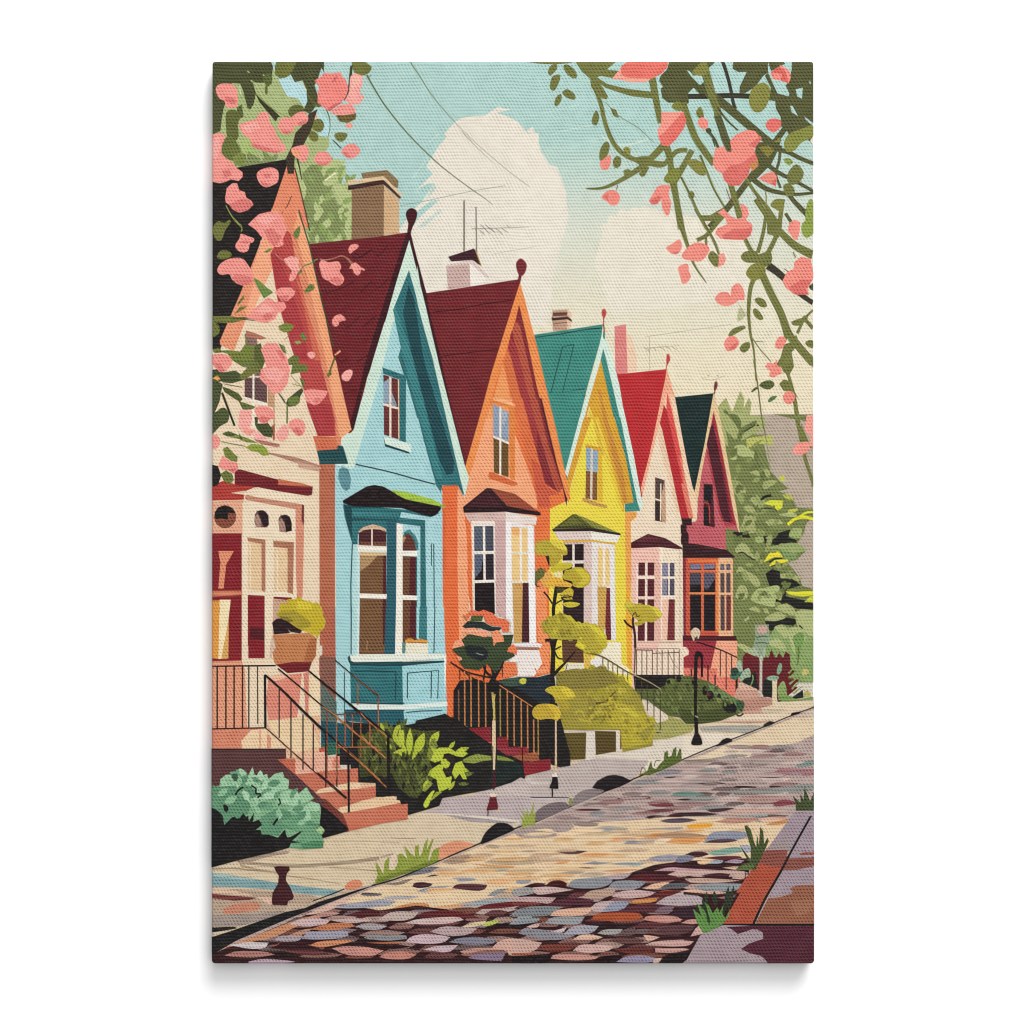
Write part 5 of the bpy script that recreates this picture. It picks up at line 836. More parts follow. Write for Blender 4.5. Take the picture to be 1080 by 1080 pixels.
p('5C6B2E', '0 925 30 880 60 850 65 800 85 790 90 830 110 820 120 780 140 765 140 830 160 775 172 780 165 850 100 880 40 915'); ls('4A4030', .8, '0 890 10 855 40 850'); p('6F7E38','0 930 60 880 150 850 100 885')
T(540, 760); p('5C6B2E', '800 345 855 320 880 250 890 300 940 310 985 270 970 200 1000 240 1035 170 1040 230 1070 175 1075 255 960 310 870 345'); ls('4A4030', .8, '810 350 825 295 850 325')
part('grass_tuft', 'dark grass tuft at the right edge on the path'); T(690, 760)
p('46522F', '895 570 895 530 875 475 905 500 925 520 925 460 945 500 950 420 975 480 985 510 1006 455 1006 570')
part('grass_tuft', 'olive grass tuft at the edge of the brick red path'); 
p('46542C', '510 945 560 905 600 900 540 790 575 830 610 880 610 800 570 670 585 660 610 690 630 760 645 800 650 715 662 790 670 670 690 700 695 780 715 740 725 760 700 820 660 900 640 945'); p('5F6E3A', '510 945 570 910 640 905 620 945'); l('3A3A2A', 1, '575 950 576 1000')
part('grass_tuft', 'bright green grass tuft at the lower right corner'); T(690, 860)
p('5F8E44', '310 745 270 680 245 590 280 620 300 640 265 550 300 580 330 620 310 540 345 570 370 620 400 580 415 610 440 560 430 620 450 650 480 590 470 640 430 690 340 740'); 
for a in ((330, 560, 330, 480, .3), (390, 575, 378, 475, .35), (450, 600, 470, 445, .2), (470, 600, 505, 440, .16), (340, 640, 300, 520, .18), (440, 640, 440, 560, .2), (350, 690, 330, 600, .2)): leaf('2F3A2A', *a)
# ---------------- flowering climber hanging into the picture at the left
part('flowering_climber', 'pink flowering climber hanging over the near house at the upper left')
DO, MO, PK, PD, PL = '4F522F', '737637', 'F0968C', 'DF7A74', 'F3A89E'
sub('foliage'); T(220, 60)
p(DO, '20 20 395 20 408 60 400 130 370 160 330 165 280 160 300 230 285 300 262 335 245 320 220 220 200 170 150 165 110 200 100 300 70 470 20 490')
p(DO, '430 20 730 20 730 100 715 70 700 110 690 150 670 180 690 240 690 290 660 340 640 360 600 340 625 280 620 220 590 150 545 160 520 110 490 130 450 138 420 110 420 60')
p(MO, '420 110 425 40 450 22 560 22 530 90 500 125 450 138'); p('5E6A35', '350 115 385 105 405 130 400 170 370 192 345 150'); l('B7C58A', 1, '245 90 258 100'); l('B7C58A', 1.4, '345 112 350 122'); l('B7C58A', 1.4, '268 148 285 162'); l('C9D4A8', 1.2, '590 150 620 215'); l('C9D4A8',1.2,'196 185 204 240')
p(DO, '20 180 110 180 110 290 90 330 75 470 20 490'); p('5B6632', '180 320 210 300 222 380 200 390 180 360')
s('656A34', '110 360 140 335 185 345 200 380 185 430 190 500 160 540 120 510 110 440'); s('6C7638', '85 560 110 510 150 505 190 560 210 610 200 660 160 660 110 640 80 600'); p('7F8C46','150 640 200 600 240 620 230 670 170 690')
s('656A34', '505 335 540 305 590 310 602 345 560 375 515 375'); p('656A34', '355 190 372 180 375 230 360 240')
s(MO, '640 425 680 395 715 398 732 435 710 475 670 465'); s(MO, '630 480 650 465 690 490 690 530 660 535 635 510'); s(MO, '795 495 820 478 870 482 878 500 850 535 815 530'); s(MO, '908 30 960 20 1000 40 1032 65 1010 105 960 118 920 95')
p('6C5F2C', '805 370 935 355 930 395 880 418 830 410'); s('656A34','660 300 700 290 715 310 690 318')
T(220, 220); s(MO, '30 120 60 80 100 90 130 70 138 90 105 140 80 200 40 190'); s(MO, '55 295 80 265 130 270 145 300 100 320 60 315'); s('6E7E40', '540 150 575 110 580 140 565 188 540 180')
p('6F8A42', '280 435 320 455 370 500 410 530 350 570 310 500'); p('8E9F58', '315 470 400 530 360 500'); s('6E7E40', '605 525 640 480 665 485 668 510 630 530'); s('6E7E40', '565 410 585 380 592 400 575 415'); p('6F8A42', '345 275 390 250 405 258 370 280')
p(MO, '180 600 225 545 225 570 190 610'); p(MO, '160 670 200 620 248 618 200 650'); p(MO, '20 680 150 680 235 700 150 725 20 720'); s(MO, '20 720 60 735 70 780 40 810 20 800'); l('2F351E', 1.0, '210 700 310 710'); ls('656A34',3,'140 700 240 692 310 708',.8)
p('7E8A3C', '440 745 490 720 545 740 520 775 480 785 450 770'); p('6E7E40', '575 800 600 780 625 830 600 840'); p('8E9A55','540 840 575 835 590 850 560 860')
p('768238', '60 900 120 895 200 905 230 860 290 870 280 1000 220 1005 150 960 120 920'); p('5A6230', '290 870 330 850 360 960 330 1040 290 1020'); p('6E7E40', '440 850 480 870 495 920 470 910'); p('6C7638', '485 965 540 925 575 940 570 1000 630 1000 620 1030 560 1040 520 1050 530 990'); p(DO, '20 1020 60 1030 130 1040 200 1050 20 1100')
ls('768238', 1.4, '230 800 240 850 230 900'); ls('8A9048', .8, '480 830 500 810 510 790'); p(MO,'20 890 70 880 90 910 40 915')
l('656A34', 2, '760 1050 800 940'); p('6C7638', '745 1060 775 1020 780 1050 760 1065')
T(220, 380)
p('3E4828', '20 60 60 55 100 130 50 140 20 130'); p('4B5430', '50 100 100 75 170 65 215 95 225 125 150 145 90 140'); p(MO, '190 110 230 60 280 40 350 50 280 90 220 125'); p('E2A24A','30 115 55 95 75 120 60 130'); p('6C7638','150 0 300 0 330 40 220 40'); p('6C7638', '485 0 540 0 525 30 500 30')
p('4B5430', '20 120 90 150 80 200 70 260 40 330 90 300 130 330 120 390 70 420 20 470'); p('55602E', '85 165 130 180 190 210 215 245 200 265 150 235 100 200'); p('66703A', '190 260 230 270 300 295 260 318 215 310'); l('2C3520', 2.4, '85 205 165 415'); l('66703A', 1, '100 150 215 172'); s('4F5A30','60 320 100 300 130 340 120 390 80 400')
p('4B5430', '290 360 315 355 310 400 345 400 370 390 410 440 400 490 350 480 310 440 295 410'); p('7F8B42', '90 460 120 450 180 470 240 490 320 525 240 520 200 500 110 480'); p('8FA03A', '235 550 270 530 340 535 370 560 385 600 345 605 310 580 270 575'); l('7F8B42', 1, '80 515 235 545'); p('55602E','85 465 125 448 180 468 150 482 110 478'); p('55602E','190 455 215 500 205 512 195 490')
p('768238', '90 560 120 545 160 590 185 610 180 645 140 635 105 610'); p('211F1C', '20 660 60 670 80 730 60 790 20 800'); p('6C7638', '75 720 110 695 150 720 160 760 130 785 95 760')
p('46522E', '418 175 440 195 480 250 490 275 500 245 560 195 590 175 600 195 580 230 578 260 540 290 510 295 480 270'); p('6C7A38', '500 240 560 225 578 240 575 270 545 292 510 285'); l('6C7A38', 1.8, '498 280 497 400'); p('6C7638', '575 110 600 120 612 160 595 170'); p('6C7638', '530 40 600 22 632 40 625 75 580 60 540 75'); l('8A9048',.8,'520 95 560 140 600 180'); l('8A9048',.8,'530 150 590 165')
sub('branch'); T(220, 60)
p('44392A', '610 400 635 360 690 330 650 460 600 560 570 580 545 640 540 740 500 740 490 640 530 560 550 480 590 440'); p('3C3A26', '300 240 330 255 460 385 440 380 425 410 320 285'); ls('8C9A50', 1.6, '300 230 360 290 430 345 520 390', .8); p('3C4A2E', '895 60 912 50 905 170 880 270 845 272 870 240 885 170')
ls('656A34', 1.6, '630 240 665 290 690 310'); ls('6E7E40', 1.4, '745 330 765 390 768 450 755 510', .8); l('2F3A26', 1.2, '785 525 840 580'); ls('656A34', .8, '1000 120 1015 128 1030 112'); ls('2F3A26', 2, '560 640 575 700 590 780',1)
sub('branch'); ls('8C9448', 1, '110 940 150 1010 210 1070'); T(220, 220); ls('8C9448', 1.2, '130 20 170 80 210 120 205 150')
sub('branch'); ls('A07A52', 1.2, '580 395 600 365 640 350 690 318'); ls('B06A5A', 1.4, '705 318 740 325 800 312 840 300 880 315 915 350'); ls('5A8A50', 1.2, '600 365 650 345 680 322'); l('9A7A5A', 1, '865 305 910 360'); l('C08A80',.8,'420 285 470 330')
T(220, 60)
def bloom(*shapes):
    sub('blossom')
    for c, t in shapes: (p if c.isupper() or True else s)(c, t) if not t.startswith('~') else s(c, t[1:])
bloom((PK, '~45 210 60 178 100 168 150 175 180 210 185 280 180 315 140 322 110 315 100 280 65 260'), (PD, '100 275 110 250 160 260 178 290 150 300'))
bloom((PK, '190 430 240 410 300 395 320 355 360 345 385 365 385 410 420 455 430 500 490 570 490 595 440 610 400 600 330 590 270 560 270 530 210 480'), (PD, '275 545 330 560 420 590 470 590 430 612 340 595 280 570'), (PL, '200 440 300 410 330 450 260 480'))
bloom((PK, '~440 430 470 385 520 390 545 430 535 470 490 490 450 470'), (PD, '455 465 535 470 490 492'))
bloom((PK, '~520 390 560 355 600 348 630 380 620 415 570 438 535 425'), (PD, '560 420 620 390 620 420 575 438'))
bloom((PK, '~525 580 570 562 620 560 635 600 620 650 595 668 560 640 530 615'), ('F0A070', '525 575 570 600 575 640 535 620'))
bloom((PK, '~668 640 690 605 750 602 780 645 760 680 710 685 672 665'), (PD, '672 655 720 670 765 665 740 688 700 685'))
bloom(('F1897F', '670 150 720 120 725 100 770 105 835 98 850 130 870 145 885 200 870 250 840 290 800 320 760 345 730 320 690 290 690 230 700 190'), ('D9696A', '775 165 800 125 820 120 800 155'), ('D9696A', '750 330 790 300 850 285 800 320 770 345'))
bloom((PL, '895 130 920 100 975 120 975 170 955 230 985 250 980 270 950 300 920 305 860 280 890 220'), ('F2B2A4', '910 110 960 130 950 180 905 200'))
bloom((PK, '775 345 830 305 900 295 930 330 925 360 850 370 790 365'), ('F1A08E', '865 425 900 415 915 435 900 455 870 445'))
bloom((PK, '~840 600 870 560 920 550 960 590 940 625 900 645 860 625'), (PD, '845 605 870 600 900 640 870 635'))
bloom((PK, '20 490 70 480 110 500 85 560 80 610 120 650 155 670 175 700 215 730 215 760 190 785 140 775 110 790 70 800 20 790'), (PD, '85 720 130 715 150 750 100 765'), (PL, '20 520 60 500 80 560 50 650 20 640'))
bloom((PK, '~305 740 340 710 400 700 440 725 440 785 410 810 360 825 320 795'), (PD, '340 740 400 738 390 760 360 770'), (PD, '320 785 400 810 360 825'))
bloom((PK, '105 890 115 830 150 800 180 800 195 845 230 855 238 890 270 910 285 935 250 970 200 985 160 970 130 935 108 920'), (PD, '130 935 200 900 240 895 285 935 250 970 190 985 150 965'))
T(220, 220)
bloom((PK, '250 100 290 60 320 35 380 20 440 22 475 60 480 100 495 110 490 150 470 190 475 230 440 245 410 240 370 200 330 175 300 135'), (PD, '350 140 400 120 450 170 470 160 440 220 410 240 380 200'), (PL, '300 60 380 30 430 60 380 100 320 90'))
bloom((PK, '~170 230 195 190 205 160 250 175 288 190 280 215 262 220 250 265 215 278 180 260'), (PD, '190 210 230 200 270 205 240 225'))
bloom((PK, '~55 390 80 345 140 315 210 315 245 350 275 400 285 450 240 485 190 480 150 450 130 415 80 420'), (PD, '150 440 170 410 260 430 280 460 240 485 190 480'))
bloom((PK, '425 515 460 500 520 500 550 525 540 550 500 585 460 580 440 550 420 530'), (PD, '440 555 510 545 500 580 460 585'))
bloom((PK, '240 690 280 640 340 590 380 560 420 590 480 590 492 625 470 650 440 660 420 700 370 725 310 715'), (PD, '340 680 370 660 410 670 400 695 360 710'), (PL, '290 650 350 600 420 640 340 670'))
bloom((PL, '475 320 520 300 570 310 570 370 590 370 560 410 550 440 530 460 510 455 515 420 530 395 490 350'), (PK, '520 410 560 390 550 440 520 460'))
bloom((PK, '~700 350 720 325 760 340 820 335 840 370 830 400 858 440 840 480 800 485 760 460 725 440 710 400'), (PD, '760 455 800 430 850 450 830 488'))
bloom((PK, '905 350 930 340 965 370 990 385 985 395 965 385 960 410 945 425 920 410 910 380 890 380'))
bloom((PK, '~885 255 905 228 940 225 948 245 915 270 895 285'))
bloom((PK, '~780 715 800 680 840 670 868 705 830 715 820 740 795 745'), (PD, '820 705 866 705 830 718'))
bloom((PL, '~622 920 650 905 675 920 665 945 645 948')); bloom(('F0A07A', '795 925 830 895 838 905 805 930'))
bloom((PK, '20 925 80 918 140 935 150 985 110 1030 70 1035 20 985'), (PD, '20 970 70 980 110 1030 70 1035'))
bloom((PK, '330 890 365 850 430 850 460 890 500 950 515 1020 500 1110 450 1170 400 1170 370 1120 325 1080 330 1020 365 1000 350 940'), (PD, '420 890 460 900 490 950 470 960'), (PL, '340 1020 420 1000 490 1040 440 1100 360 1070'))
T(220, 380)
bloom((PL, '~842 95 870 65 905 60 910 90 885 130 850 125'))
bloom((PK, '605 190 650 180 755 195 740 230 700 275 670 285 620 260 610 230'), (PD, '660 250 690 235 715 250 680 280'))
bloom((PK, '~290 310 320 290 380 295 415 330 415 365 390 375 360 400 325 390 305 350'), (PD, '310 370 340 350 400 370 350 398'))
bloom(('F2A89E', '190 360 200 315 270 310 275 380 260 430 220 450 190 430'), (PK, '215 455 230 430 300 440 260 480'))
bloom((PK, '~505 410 530 375 580 372 610 410 605 460 570 480 530 450'), (PD, '530 440 560 420 600 460 570 480'))
bloom(('F2A89E', '~425 470 460 420 495 410 510 450 490 500 450 510'))
bloom((PK, '20 475 50 470 75 500 70 540 45 565 20 560')); bloom((PK, '60 670 90 600 130 635 185 650 190 690 155 715 120 695 90 690'), (PD, '120 690 180 680 155 715'))
bloom(('F2B0A8','280 455 310 450 350 480 380 500 320 505 290 490'))
# ---------------- flowering branch hanging into the picture at the upper right
part('flowering_branch', 'green twigs with pink blossoms hanging in at the upper right')
O1, O2, O3, O4 = '5A5C34', '777A3E', '87863E', '3F3B2C'
sub('branch')
T(690, 60)
# dark leaf masses at the corner
p(O1, '95 20 380 20 380 40 340 75 330 60 290 110 250 120 225 90 205 85 240 130 300 190 330 270 300 250 250 195 215 230 220 290 180 320 120 290 90 290 50 260 40 200 55 190 30 150 40 120 80 80')
p(O1, '500 20 720 20 720 100 690 120 640 190 575 230 540 230 540 190 585 95 530 95 495 75'); p(O1, '720 20 820 20 830 45 790 60 760 80 740 90')
p(O1, '870 20 1006 20 1006 420 980 400 950 375 960 400 1006 440 1006 560 990 540 900 470 850 490 830 450 800 440 800 380 770 330 765 280 700 270 660 265 640 240 720 235 740 200 700 120 720 100 780 230 850 250 855 230 830 180 850 160 870 80')
p('AED0CA', '895 205 940 195 935 265 905 250'); p('AED0CA', '860 310 875 310 910 375 870 350'); p('AED0CA','980 150 990 155 992 175 982 165'); 
p('E5DDC8', '1006 500 1006 560 985 530')
for c, w0, t, w1 in ((O4, 4.5, '430 20 460 110 485 210 500 290 515 330', 4), (O4, 6.5, '215 250 330 250 480 245 620 250 700 255', 6.5),
                     (O1, 12, '300 170 360 240 440 300 560 400 680 500 780 580', 9), (O2, 11, '310 60 340 150 370 260 400 340 400 390', 9), (O1, 9, '400 370 430 460 450 520 490 600', 10),
                     (O1, 3, '400 320 460 400 530 465', 2), (O2, 9, '180 290 210 380 260 510 320 600 380 680', 8), (O2, 3.4, '290 620 330 720 380 840 450 960', 2.4), 
                     (O2, 4, '0 130 20 280 40 420', 7), (O1, 7, '640 590 680 640 740 700 800 740 900 790 1006 850', 4), (O1, 7, '830 450 770 530 700 620 640 720 560 830 460 960 350 1080', 8), (O3, 6, '640 560 690 590 740 570 800 520', 5),
                     (O1, 7, '620 770 700 830 800 860 900 870 1006 860', 3.4), (O1, 6, '750 580 840 600 920 640 1006 675', 5), (O1, 4, '800 560 790 660 770 740 800 830', 3), (O1, 5, '840 860 900 930 970 1000', 7),
                     (O2, 4, '580 770 640 860 720 960 800 1080', 5), (O3, 1.6, '705 850 708 920 690 1000', 1.6), (O2, 7, '480 790 510 900 545 1020', 8), (O2, 3, '170 760 220 860 270 970 330 1090', 3.4), (O2, 7, '240 590 180 700 120 800', 8),
                     (O2, 6, '60 540 100 660 120 760 140 900 175 1090', 8), (O2, 6, '-10 680 60 680 140 600 210 590', 6), (O2, 3, '440 960 340 1020 300 1030', 5), (O2, 5, '815 900 800 1000 790 1090', 6), (O1, 4, '830 990 870 1050', 4), (O1, 3.6, '330 455 380 520 410 580 460 620', 4), (O4, 1.6, '370 520 385 570', 1.2)):
    ls(c, w0 * .86, t, w1 * .86)
e(O2, 235, 875, 20, 26); p(O1, '640 540 800 540 770 620 740 680 690 730 640 780 600 760 650 680'); p('8A8038','660 570 720 560 760 590 720 640'); l('8A4A3A',1,'455 835 490 930')
e('4B5430', 345, 468, 18, 18)
T(540, 60)
p(O2, '90 24 400 24 360 40 260 48 160 42'); p(O2, '400 24 660 24 600 80 700 90 640 135 560 120 540 130 600 170 720 200 880 220 900 265 760 250 660 220 590 195 560 170 608 250 600 270 570 262 555 250 530 230 500 190 495 140 440 90')
for c, w0, t, w1 in ((O2, 5, '520 190 560 290 590 420 640 540 700 610 780 650 860 665 970 680', 6.5), (O2, 2, '470 833 560 832 640 805 740 750 840 680 960 560', 9), (O2, 7, '880 130 910 280 935 400', 7), (O2, .8, '590 285 640 340 700 390 800 450 895 540', .6), (O2, 7, '980 560 1000 640 1010 760 1040 900 1070 1090', 8), (O4, 1.2, '668 810 662 840', 1.2)):
    ls(c, w0 * .86, t, w1 * .86)
p(O2, '620 320 660 335 675 390 640 370'); s(O2, '705 720 740 710 760 735 720 752'); p(O2, '800 740 850 690 870 700 840 755 820 760'); s(O2,'770 640 870 630 890 690 800 680'); s('8C8F40', '705 580 730 568 750 590 745 620 715 605')
T(690, 220)
for c, w0, t, w1 in ((O2, 8, '150 0 175 120 210 230 250 350 330 470', 1.2), (O2, 4.5, '260 0 330 120 380 210 410 290', 3), (O2, 6, '440 40 380 110 330 170 270 200', 5), (O2, 7, '290 60 360 60 430 50', 8), (O2, 3.4, '325 170 330 230', 3), (O2, 5, '570 180 610 260 640 300', 6), (O2, 4, '712 0 690 150 655 280', 5), (O2, 6, '640 -60 740 80 820 170 900 240 1006 295', 11), (O2, 5, '812 -40 780 150 715 290', 6), (O4, 10, '720 360 800 420 900 520 1006 600', 5.5), (O2, 6, '640 430 610 500 598 620 598 700', 4), (O2, 4, '598 690 610 800 630 900 645 1090', 1.8), (O2, 9, '680 410 740 540 800 660 850 790 920 880 1006 980', 10), (O2, 4, '905 790 950 700 1006 640', 2.4), (O2, 5, '945 690 1006 760', 4.4), (O2, 1.4, '620 820 670 890 740 970', 1.2), (O2, .9, '640 840 695 845', .7), (O2, 5, '800 690 830 800 820 850', 4), ('C2B8A0', .8, '520 590 560 640 590 690', 1.2)):
    ls(c, w0 * .86, t, w1 * .86)
s(O2, '548 310 570 275 630 265 680 300 730 270 745 300 740 340 700 370 640 345 580 340'); s(O3, '580 410 610 360 660 345 705 380 690 430 640 455 610 450'); p(O2,'712 60 810 80 790 185 715 160'); p(O2,'660 290 740 260 742 350 700 370'); s(O2, '868 720 900 702 960 690 930 735 885 740'); e(O2,955,690,18,14)
p(O2, '820 860 880 840 920 850 870 910 885 1000 860 1045 820 1040 800 1000 765 1000 800 940'); p(O2, '860 820 900 800 920 860 880 880'); p('4B5430', '975 490 1006 470 1006 520 985 510'); l(O2, 1.4, '878 275 895 310'); l(O1,1.2,'985 365 1006 385'); l(O1,1,'820 380 850 400')
T(690, 380)
for c, w0, t, w1 in ((O2, 2, '630 0 655 160 680 360 705 480', 1.6), ('8E9A60', 1.6, '705 480 720 580 735 690', .8), (O2, 3.4, '830 50 860 130 890 260 910 400', 6), (O2, 5, '910 400 930 500 960 640 1000 760 1006 800', 4)):
    ls(c, w0 * .86, t, w1 * .86)
p('7A8248', '760 340 900 345 965 345 960 385 880 370'); p(O2, '930 400 980 520 1006 560 940 540 920 480'); p(O2, '960 0 1006 0 1006 50')
p(O2, '790 150 820 120 850 130 880 180 915 245 870 200 820 195'); l(O2,1,'660 165 620 190')
def lf(c, t): sub('leaf'); s(c, t)
T(690, 60)
lf('8A8A40', '600 290 610 220 650 175 700 165 735 210 720 290 680 345 630 345'); lf(O3, '240 100 290 40 325 25 340 90 300 120'); lf('8A8F40', '820 550 850 490 920 460 1006 435 1006 500 930 545 890 590 840 600'); lf(O3, '205 660 260 648 310 680 325 745 280 745 230 700'); lf(O3, '60 780 90 730 150 700 160 740 110 800'); lf('7A7A36', '265 350 290 315 312 355 310 390 280 385'); lf(O2, '845 740 870 700 905 680 945 730 930 780 880 810 845 790'); lf(O2, '815 820 850 800 885 830 885 870 840 880'); lf('8A9A44', '818 650 850 640 880 665 850 685'); lf(O3, '735 940 760 905 800 898 820 930 805 980 770 965'); lf('8FA046', '960 960 985 900 1006 930 1006 1085 960 1060'); lf('7F8338', '110 310 150 280 185 310 170 340 130 335'); 
T(690, 220); lf('8FA046', '930 120 950 80 1006 80 1006 150 970 185 940 165')
T(540, 60)
lf(O2, '228 100 240 60 280 45 285 75 245 118'); lf(O2, '325 60 350 48 395 80 412 125 385 135 345 105'); lf(O2, '240 180 255 125 300 112 302 150 270 212 245 205'); lf(O2, '268 300 280 255 310 235 312 275 285 312'); lf(O2, '318 225 350 204 395 235 400 268 370 268 335 250'); lf(O2, '505 400 520 355 538 340 552 385 535 432 512 425'); lf(O2, '552 640 560 580 595 535 618 560 605 620 570 660'); lf(O2, '638 660 660 628 690 640 685 690 650 702'); lf('83893A', '960 780 1000 730 1050 705 1060 760 1010 800'); 
T(690, 220)
lf(O2, '340 310 365 268 415 310 410 360 380 365'); lf(O2, '635 580 660 562 700 580 712 620 675 622'); lf(O2, '625 640 650 635 690 690 670 706 635 680'); lf(O2, '470 795 500 760 560 740 578 755 530 785 480 810'); lf(O2, '540 890 560 855 600 845 605 880 570 912'); lf(O2, '955 850 980 832 1006 840 1006 880 975 875'); lf('B9BA90', '525 700 540 630 580 670 540 712')
T(690, 380)
lf('5C6632', '665 160 700 130 745 130 760 160 720 185'); lf('5C6632', '612 198 640 170 655 178 625 200'); lf('5C7A48', '718 260 740 230 778 228 740 262'); 
PK2, PD2 = 'F08E80', 'DF7168'
def bl(*sh):
    sub('blossom')
    for c, t in sh: (s if t[0] == '~' else p)(c, t.lstrip('~'))
T(540, 60)
bl(('F2A593', '630 140 690 70 740 24 960 24 960 100 880 140 840 162 740 160 690 145'), ('EA7568', '690 110 690 60 730 24 990 24 980 70 940 110 880 138 780 135 720 130'))
bl(('F29A8A', '920 460 945 420 945 350 1060 350 1085 345 1100 400 1085 440 1040 520 990 565 950 560 925 510'), ('E97267', '930 500 960 480 1080 350 1105 400 1090 450 1040 520 990 568 945 555'))
bl((PK2, '~555 670 575 650 620 620 625 670 605 710 570 712')); bl((PK2, '~565 890 600 850 650 845 683 880 670 930 630 940 600 915'), (PD2, '575 880 610 865 610 915'))
bl((PK2, '865 910 890 870 920 820 960 808 1005 815 990 860 1008 930 995 1000 975 1005 950 960 945 900 920 930 880 928'), (PD2, '865 910 930 875 945 890 920 932 885 935'))
T(690, 60)
bl((PK2, '735 105 800 52 855 85 865 130 850 168 800 150 750 140'), ('DE665C', '740 95 790 60 830 90 850 165 800 150 810 110'))
bl(('E8736A', '~705 430 730 395 780 392 805 415 790 455 755 478 720 460')); bl((PK2, '~275 410 300 382 340 405 338 445 315 460 285 440'))
bl((PK2, '370 670 385 580 440 565 460 600 490 600 480 530 520 490 590 460 640 470 675 515 630 570 640 610 650 650 610 690 590 760 530 815 470 810 430 740 385 710'), (PD2, '430 740 480 690 560 670 640 610 655 650 610 690 600 740 540 815 480 815 440 780'), ('C98A50', '600 685 655 650 660 690 620 725'), (PD2,'590 560 675 500 680 520 640 575'))
bl(('EC8C7C', '660 770 700 740 755 725 778 760 770 820 720 800'), (PD2, '740 800 775 760 770 820'))
bl((PK2, '400 985 440 960 480 1005 520 1025 560 1020 545 925 590 950 600 1000 580 1030 620 1060 622 1100 600 1140 560 1160 500 1158 420 1150 385 1120 400 1085 460 1060 450 1020'), (PD2, '430 1130 500 1090 580 1090 620 1070 610 1130 560 1155 440 1155'))
T(690, 220)
bl((PK2, '~75 250 110 225 160 195 175 245 150 285 110 285'), (PD2, '100 285 160 270 140 290')); bl((PK2, '~175 290 230 230 280 215 335 230 348 270 300 330 240 330 190 320'))
bl((PK2, '~150 375 190 350 215 355 220 395 232 430 205 470 175 472 165 430')); bl(('F29A8A', '410 290 440 280 455 320 440 355 405 372'))
bl((PK2, '~385 565 420 530 465 530 485 550 490 500 530 472 565 510 570 575 535 580 500 605 450 618 405 600'))
bl((PK2, '~442 850 470 812 510 808 538 850 510 888 460 900'), (PD2, '490 870 530 840 512 892 470 898')); bl((PK2, '~765 855 790 812 825 815 832 845 805 888 775 885'))
bl((PK2, '700 1000 720 975 755 980 780 955 775 990 800 1005 808 1045 780 1055 755 1070 725 1060 735 1030'))
bl((PK2, '845 140 855 90 890 70 925 85 920 150 905 200 880 190'))
bl((PK2, '810 460 840 400 885 380 885 340 930 302 990 320 1000 370 1006 400 1006 440 970 510 980 545 890 545 830 500'), (PD2, '850 500 930 450 1000 450 960 510 980 545 890 545'))
T(690, 380)
bl((PK2, '~815 230 840 195 880 205 890 245 860 278 825 265')); bl(('F2998C', '~875 580 900 530 960 515 985 530 975 575 920 600')); bl(('F2A092', '950 440 965 350 1006 345 1006 550 985 540 990 480'))
# ================================================================== build the meshes
EXT = 33.0
def extend(P):
    """shapes that run to the picture's edge carry on round the side of the canvas"""
    for ax, lo, hi in ((0, X0 + 1.2, X1 - 1.2), (1, Y0 + 1.2, Y1 - 1.2)):
        n = len(P); out = []
        side = [(-1 if q[ax] <= lo else 1 if q[ax] >= hi else 0) for q in P]
        if not any(side): continue
        for i in range(n):
            k = side[i]; a, b = side[i - 1], side[(i + 1) % n]
            if k == 0: out.append(P[i]); continue
            V = list(P[i]); V[ax] = (lo - 1.2 if k < 0 else hi + 1.2); W = list(V); W[ax] += k * EXT
            if a == k and b == k: out.append(tuple(W))
            elif b == k: out += [tuple(V), tuple(W)]
            elif a == k: out += [tuple(W), tuple(V)]
            else: out.append(tuple(V))
        P = out
    return P

def build(q):
    bm = bmesh.new(); hl = bm.verts.layers.float.new('h'); names = []
    for colr, P, lev in q.shapes:
        Q = []
        for a in extend(P):
            if not Q or abs(a[0] - Q[-1][0]) + abs(a[1] - Q[-1][1]) > 1e-3: Q.append(a)
        if len(Q) < 3: continue
        if colr not in names: names.append(colr)
        V2, _, F2, _, _, _ = delaunay_2d_cdt([Vector(a) for a in Q], [], [list(range(len(Q)))], 1, 1e-4)
        vs = [bm.verts.new((a.x, a.y, 0)) for a in V2]
        for v in vs: v[hl] = (lev + 1) * DZ
        for t in F2:
            if len(set(t)) >= 3:
                f = bm.faces.new([vs[i] for i in t]); f.material_index = names.index(colr)
    xs = [v.co.x for v in bm.verts]; ys = [v.co.y for v in bm.verts]
    for c in CUTS:
        for co, no, need in (((X0 + c, 0, 0), (1, 0, 0), min(xs) < X0 + CR), ((X1 - c, 0, 0), (1, 0, 0), max(xs) > X1 - CR),
                             ((0, Y0 + c, 0), (0, 1, 0), min(ys) < Y0 + CR), ((0, Y1 - c, 0), (0, 1, 0), max(ys) > Y1 - CR)):
            if need: bmesh.ops.bisect_plane(bm, geom=bm.verts[:] + bm.edges[:] + bm.faces[:], plane_co=co, plane_no=no, dist=1e-5)
    uvl = bm.loops.layers.uv.new('UVMap')
    for f in bm.faces:
        for lp in f.loops: lp[uvl].uv = (lp.vert.co.x / 1000, -lp.vert.co.y / 1000)
    for v in bm.verts: v.co = fold(v.co.x, v.co.y, v[hl])
    bm.faces.ensure_lookup_table()
    for f in bm.faces:
        f.normal_update()
        if f.normal.y > 0 and abs(f.normal.y) > 0.02: f.normal_flip()
    me = bpy.data.meshes.new(q.name); bm.to_mesh(me); bm.free()
    for h in names: me.materials.append(mat(h))
    return me

for q in PARTS:
    me = build(q) if q.shapes else None
    o = bpy.data.objects.new(q.name, me)
    link(o, q.parent.obj if q.parent else root)
    if q.label: o['label'] = q.label
    q.obj = o
print('ink layers', max(x[1] for x in SH), 'shapes', len(SH), 'parts', len(PARTS))

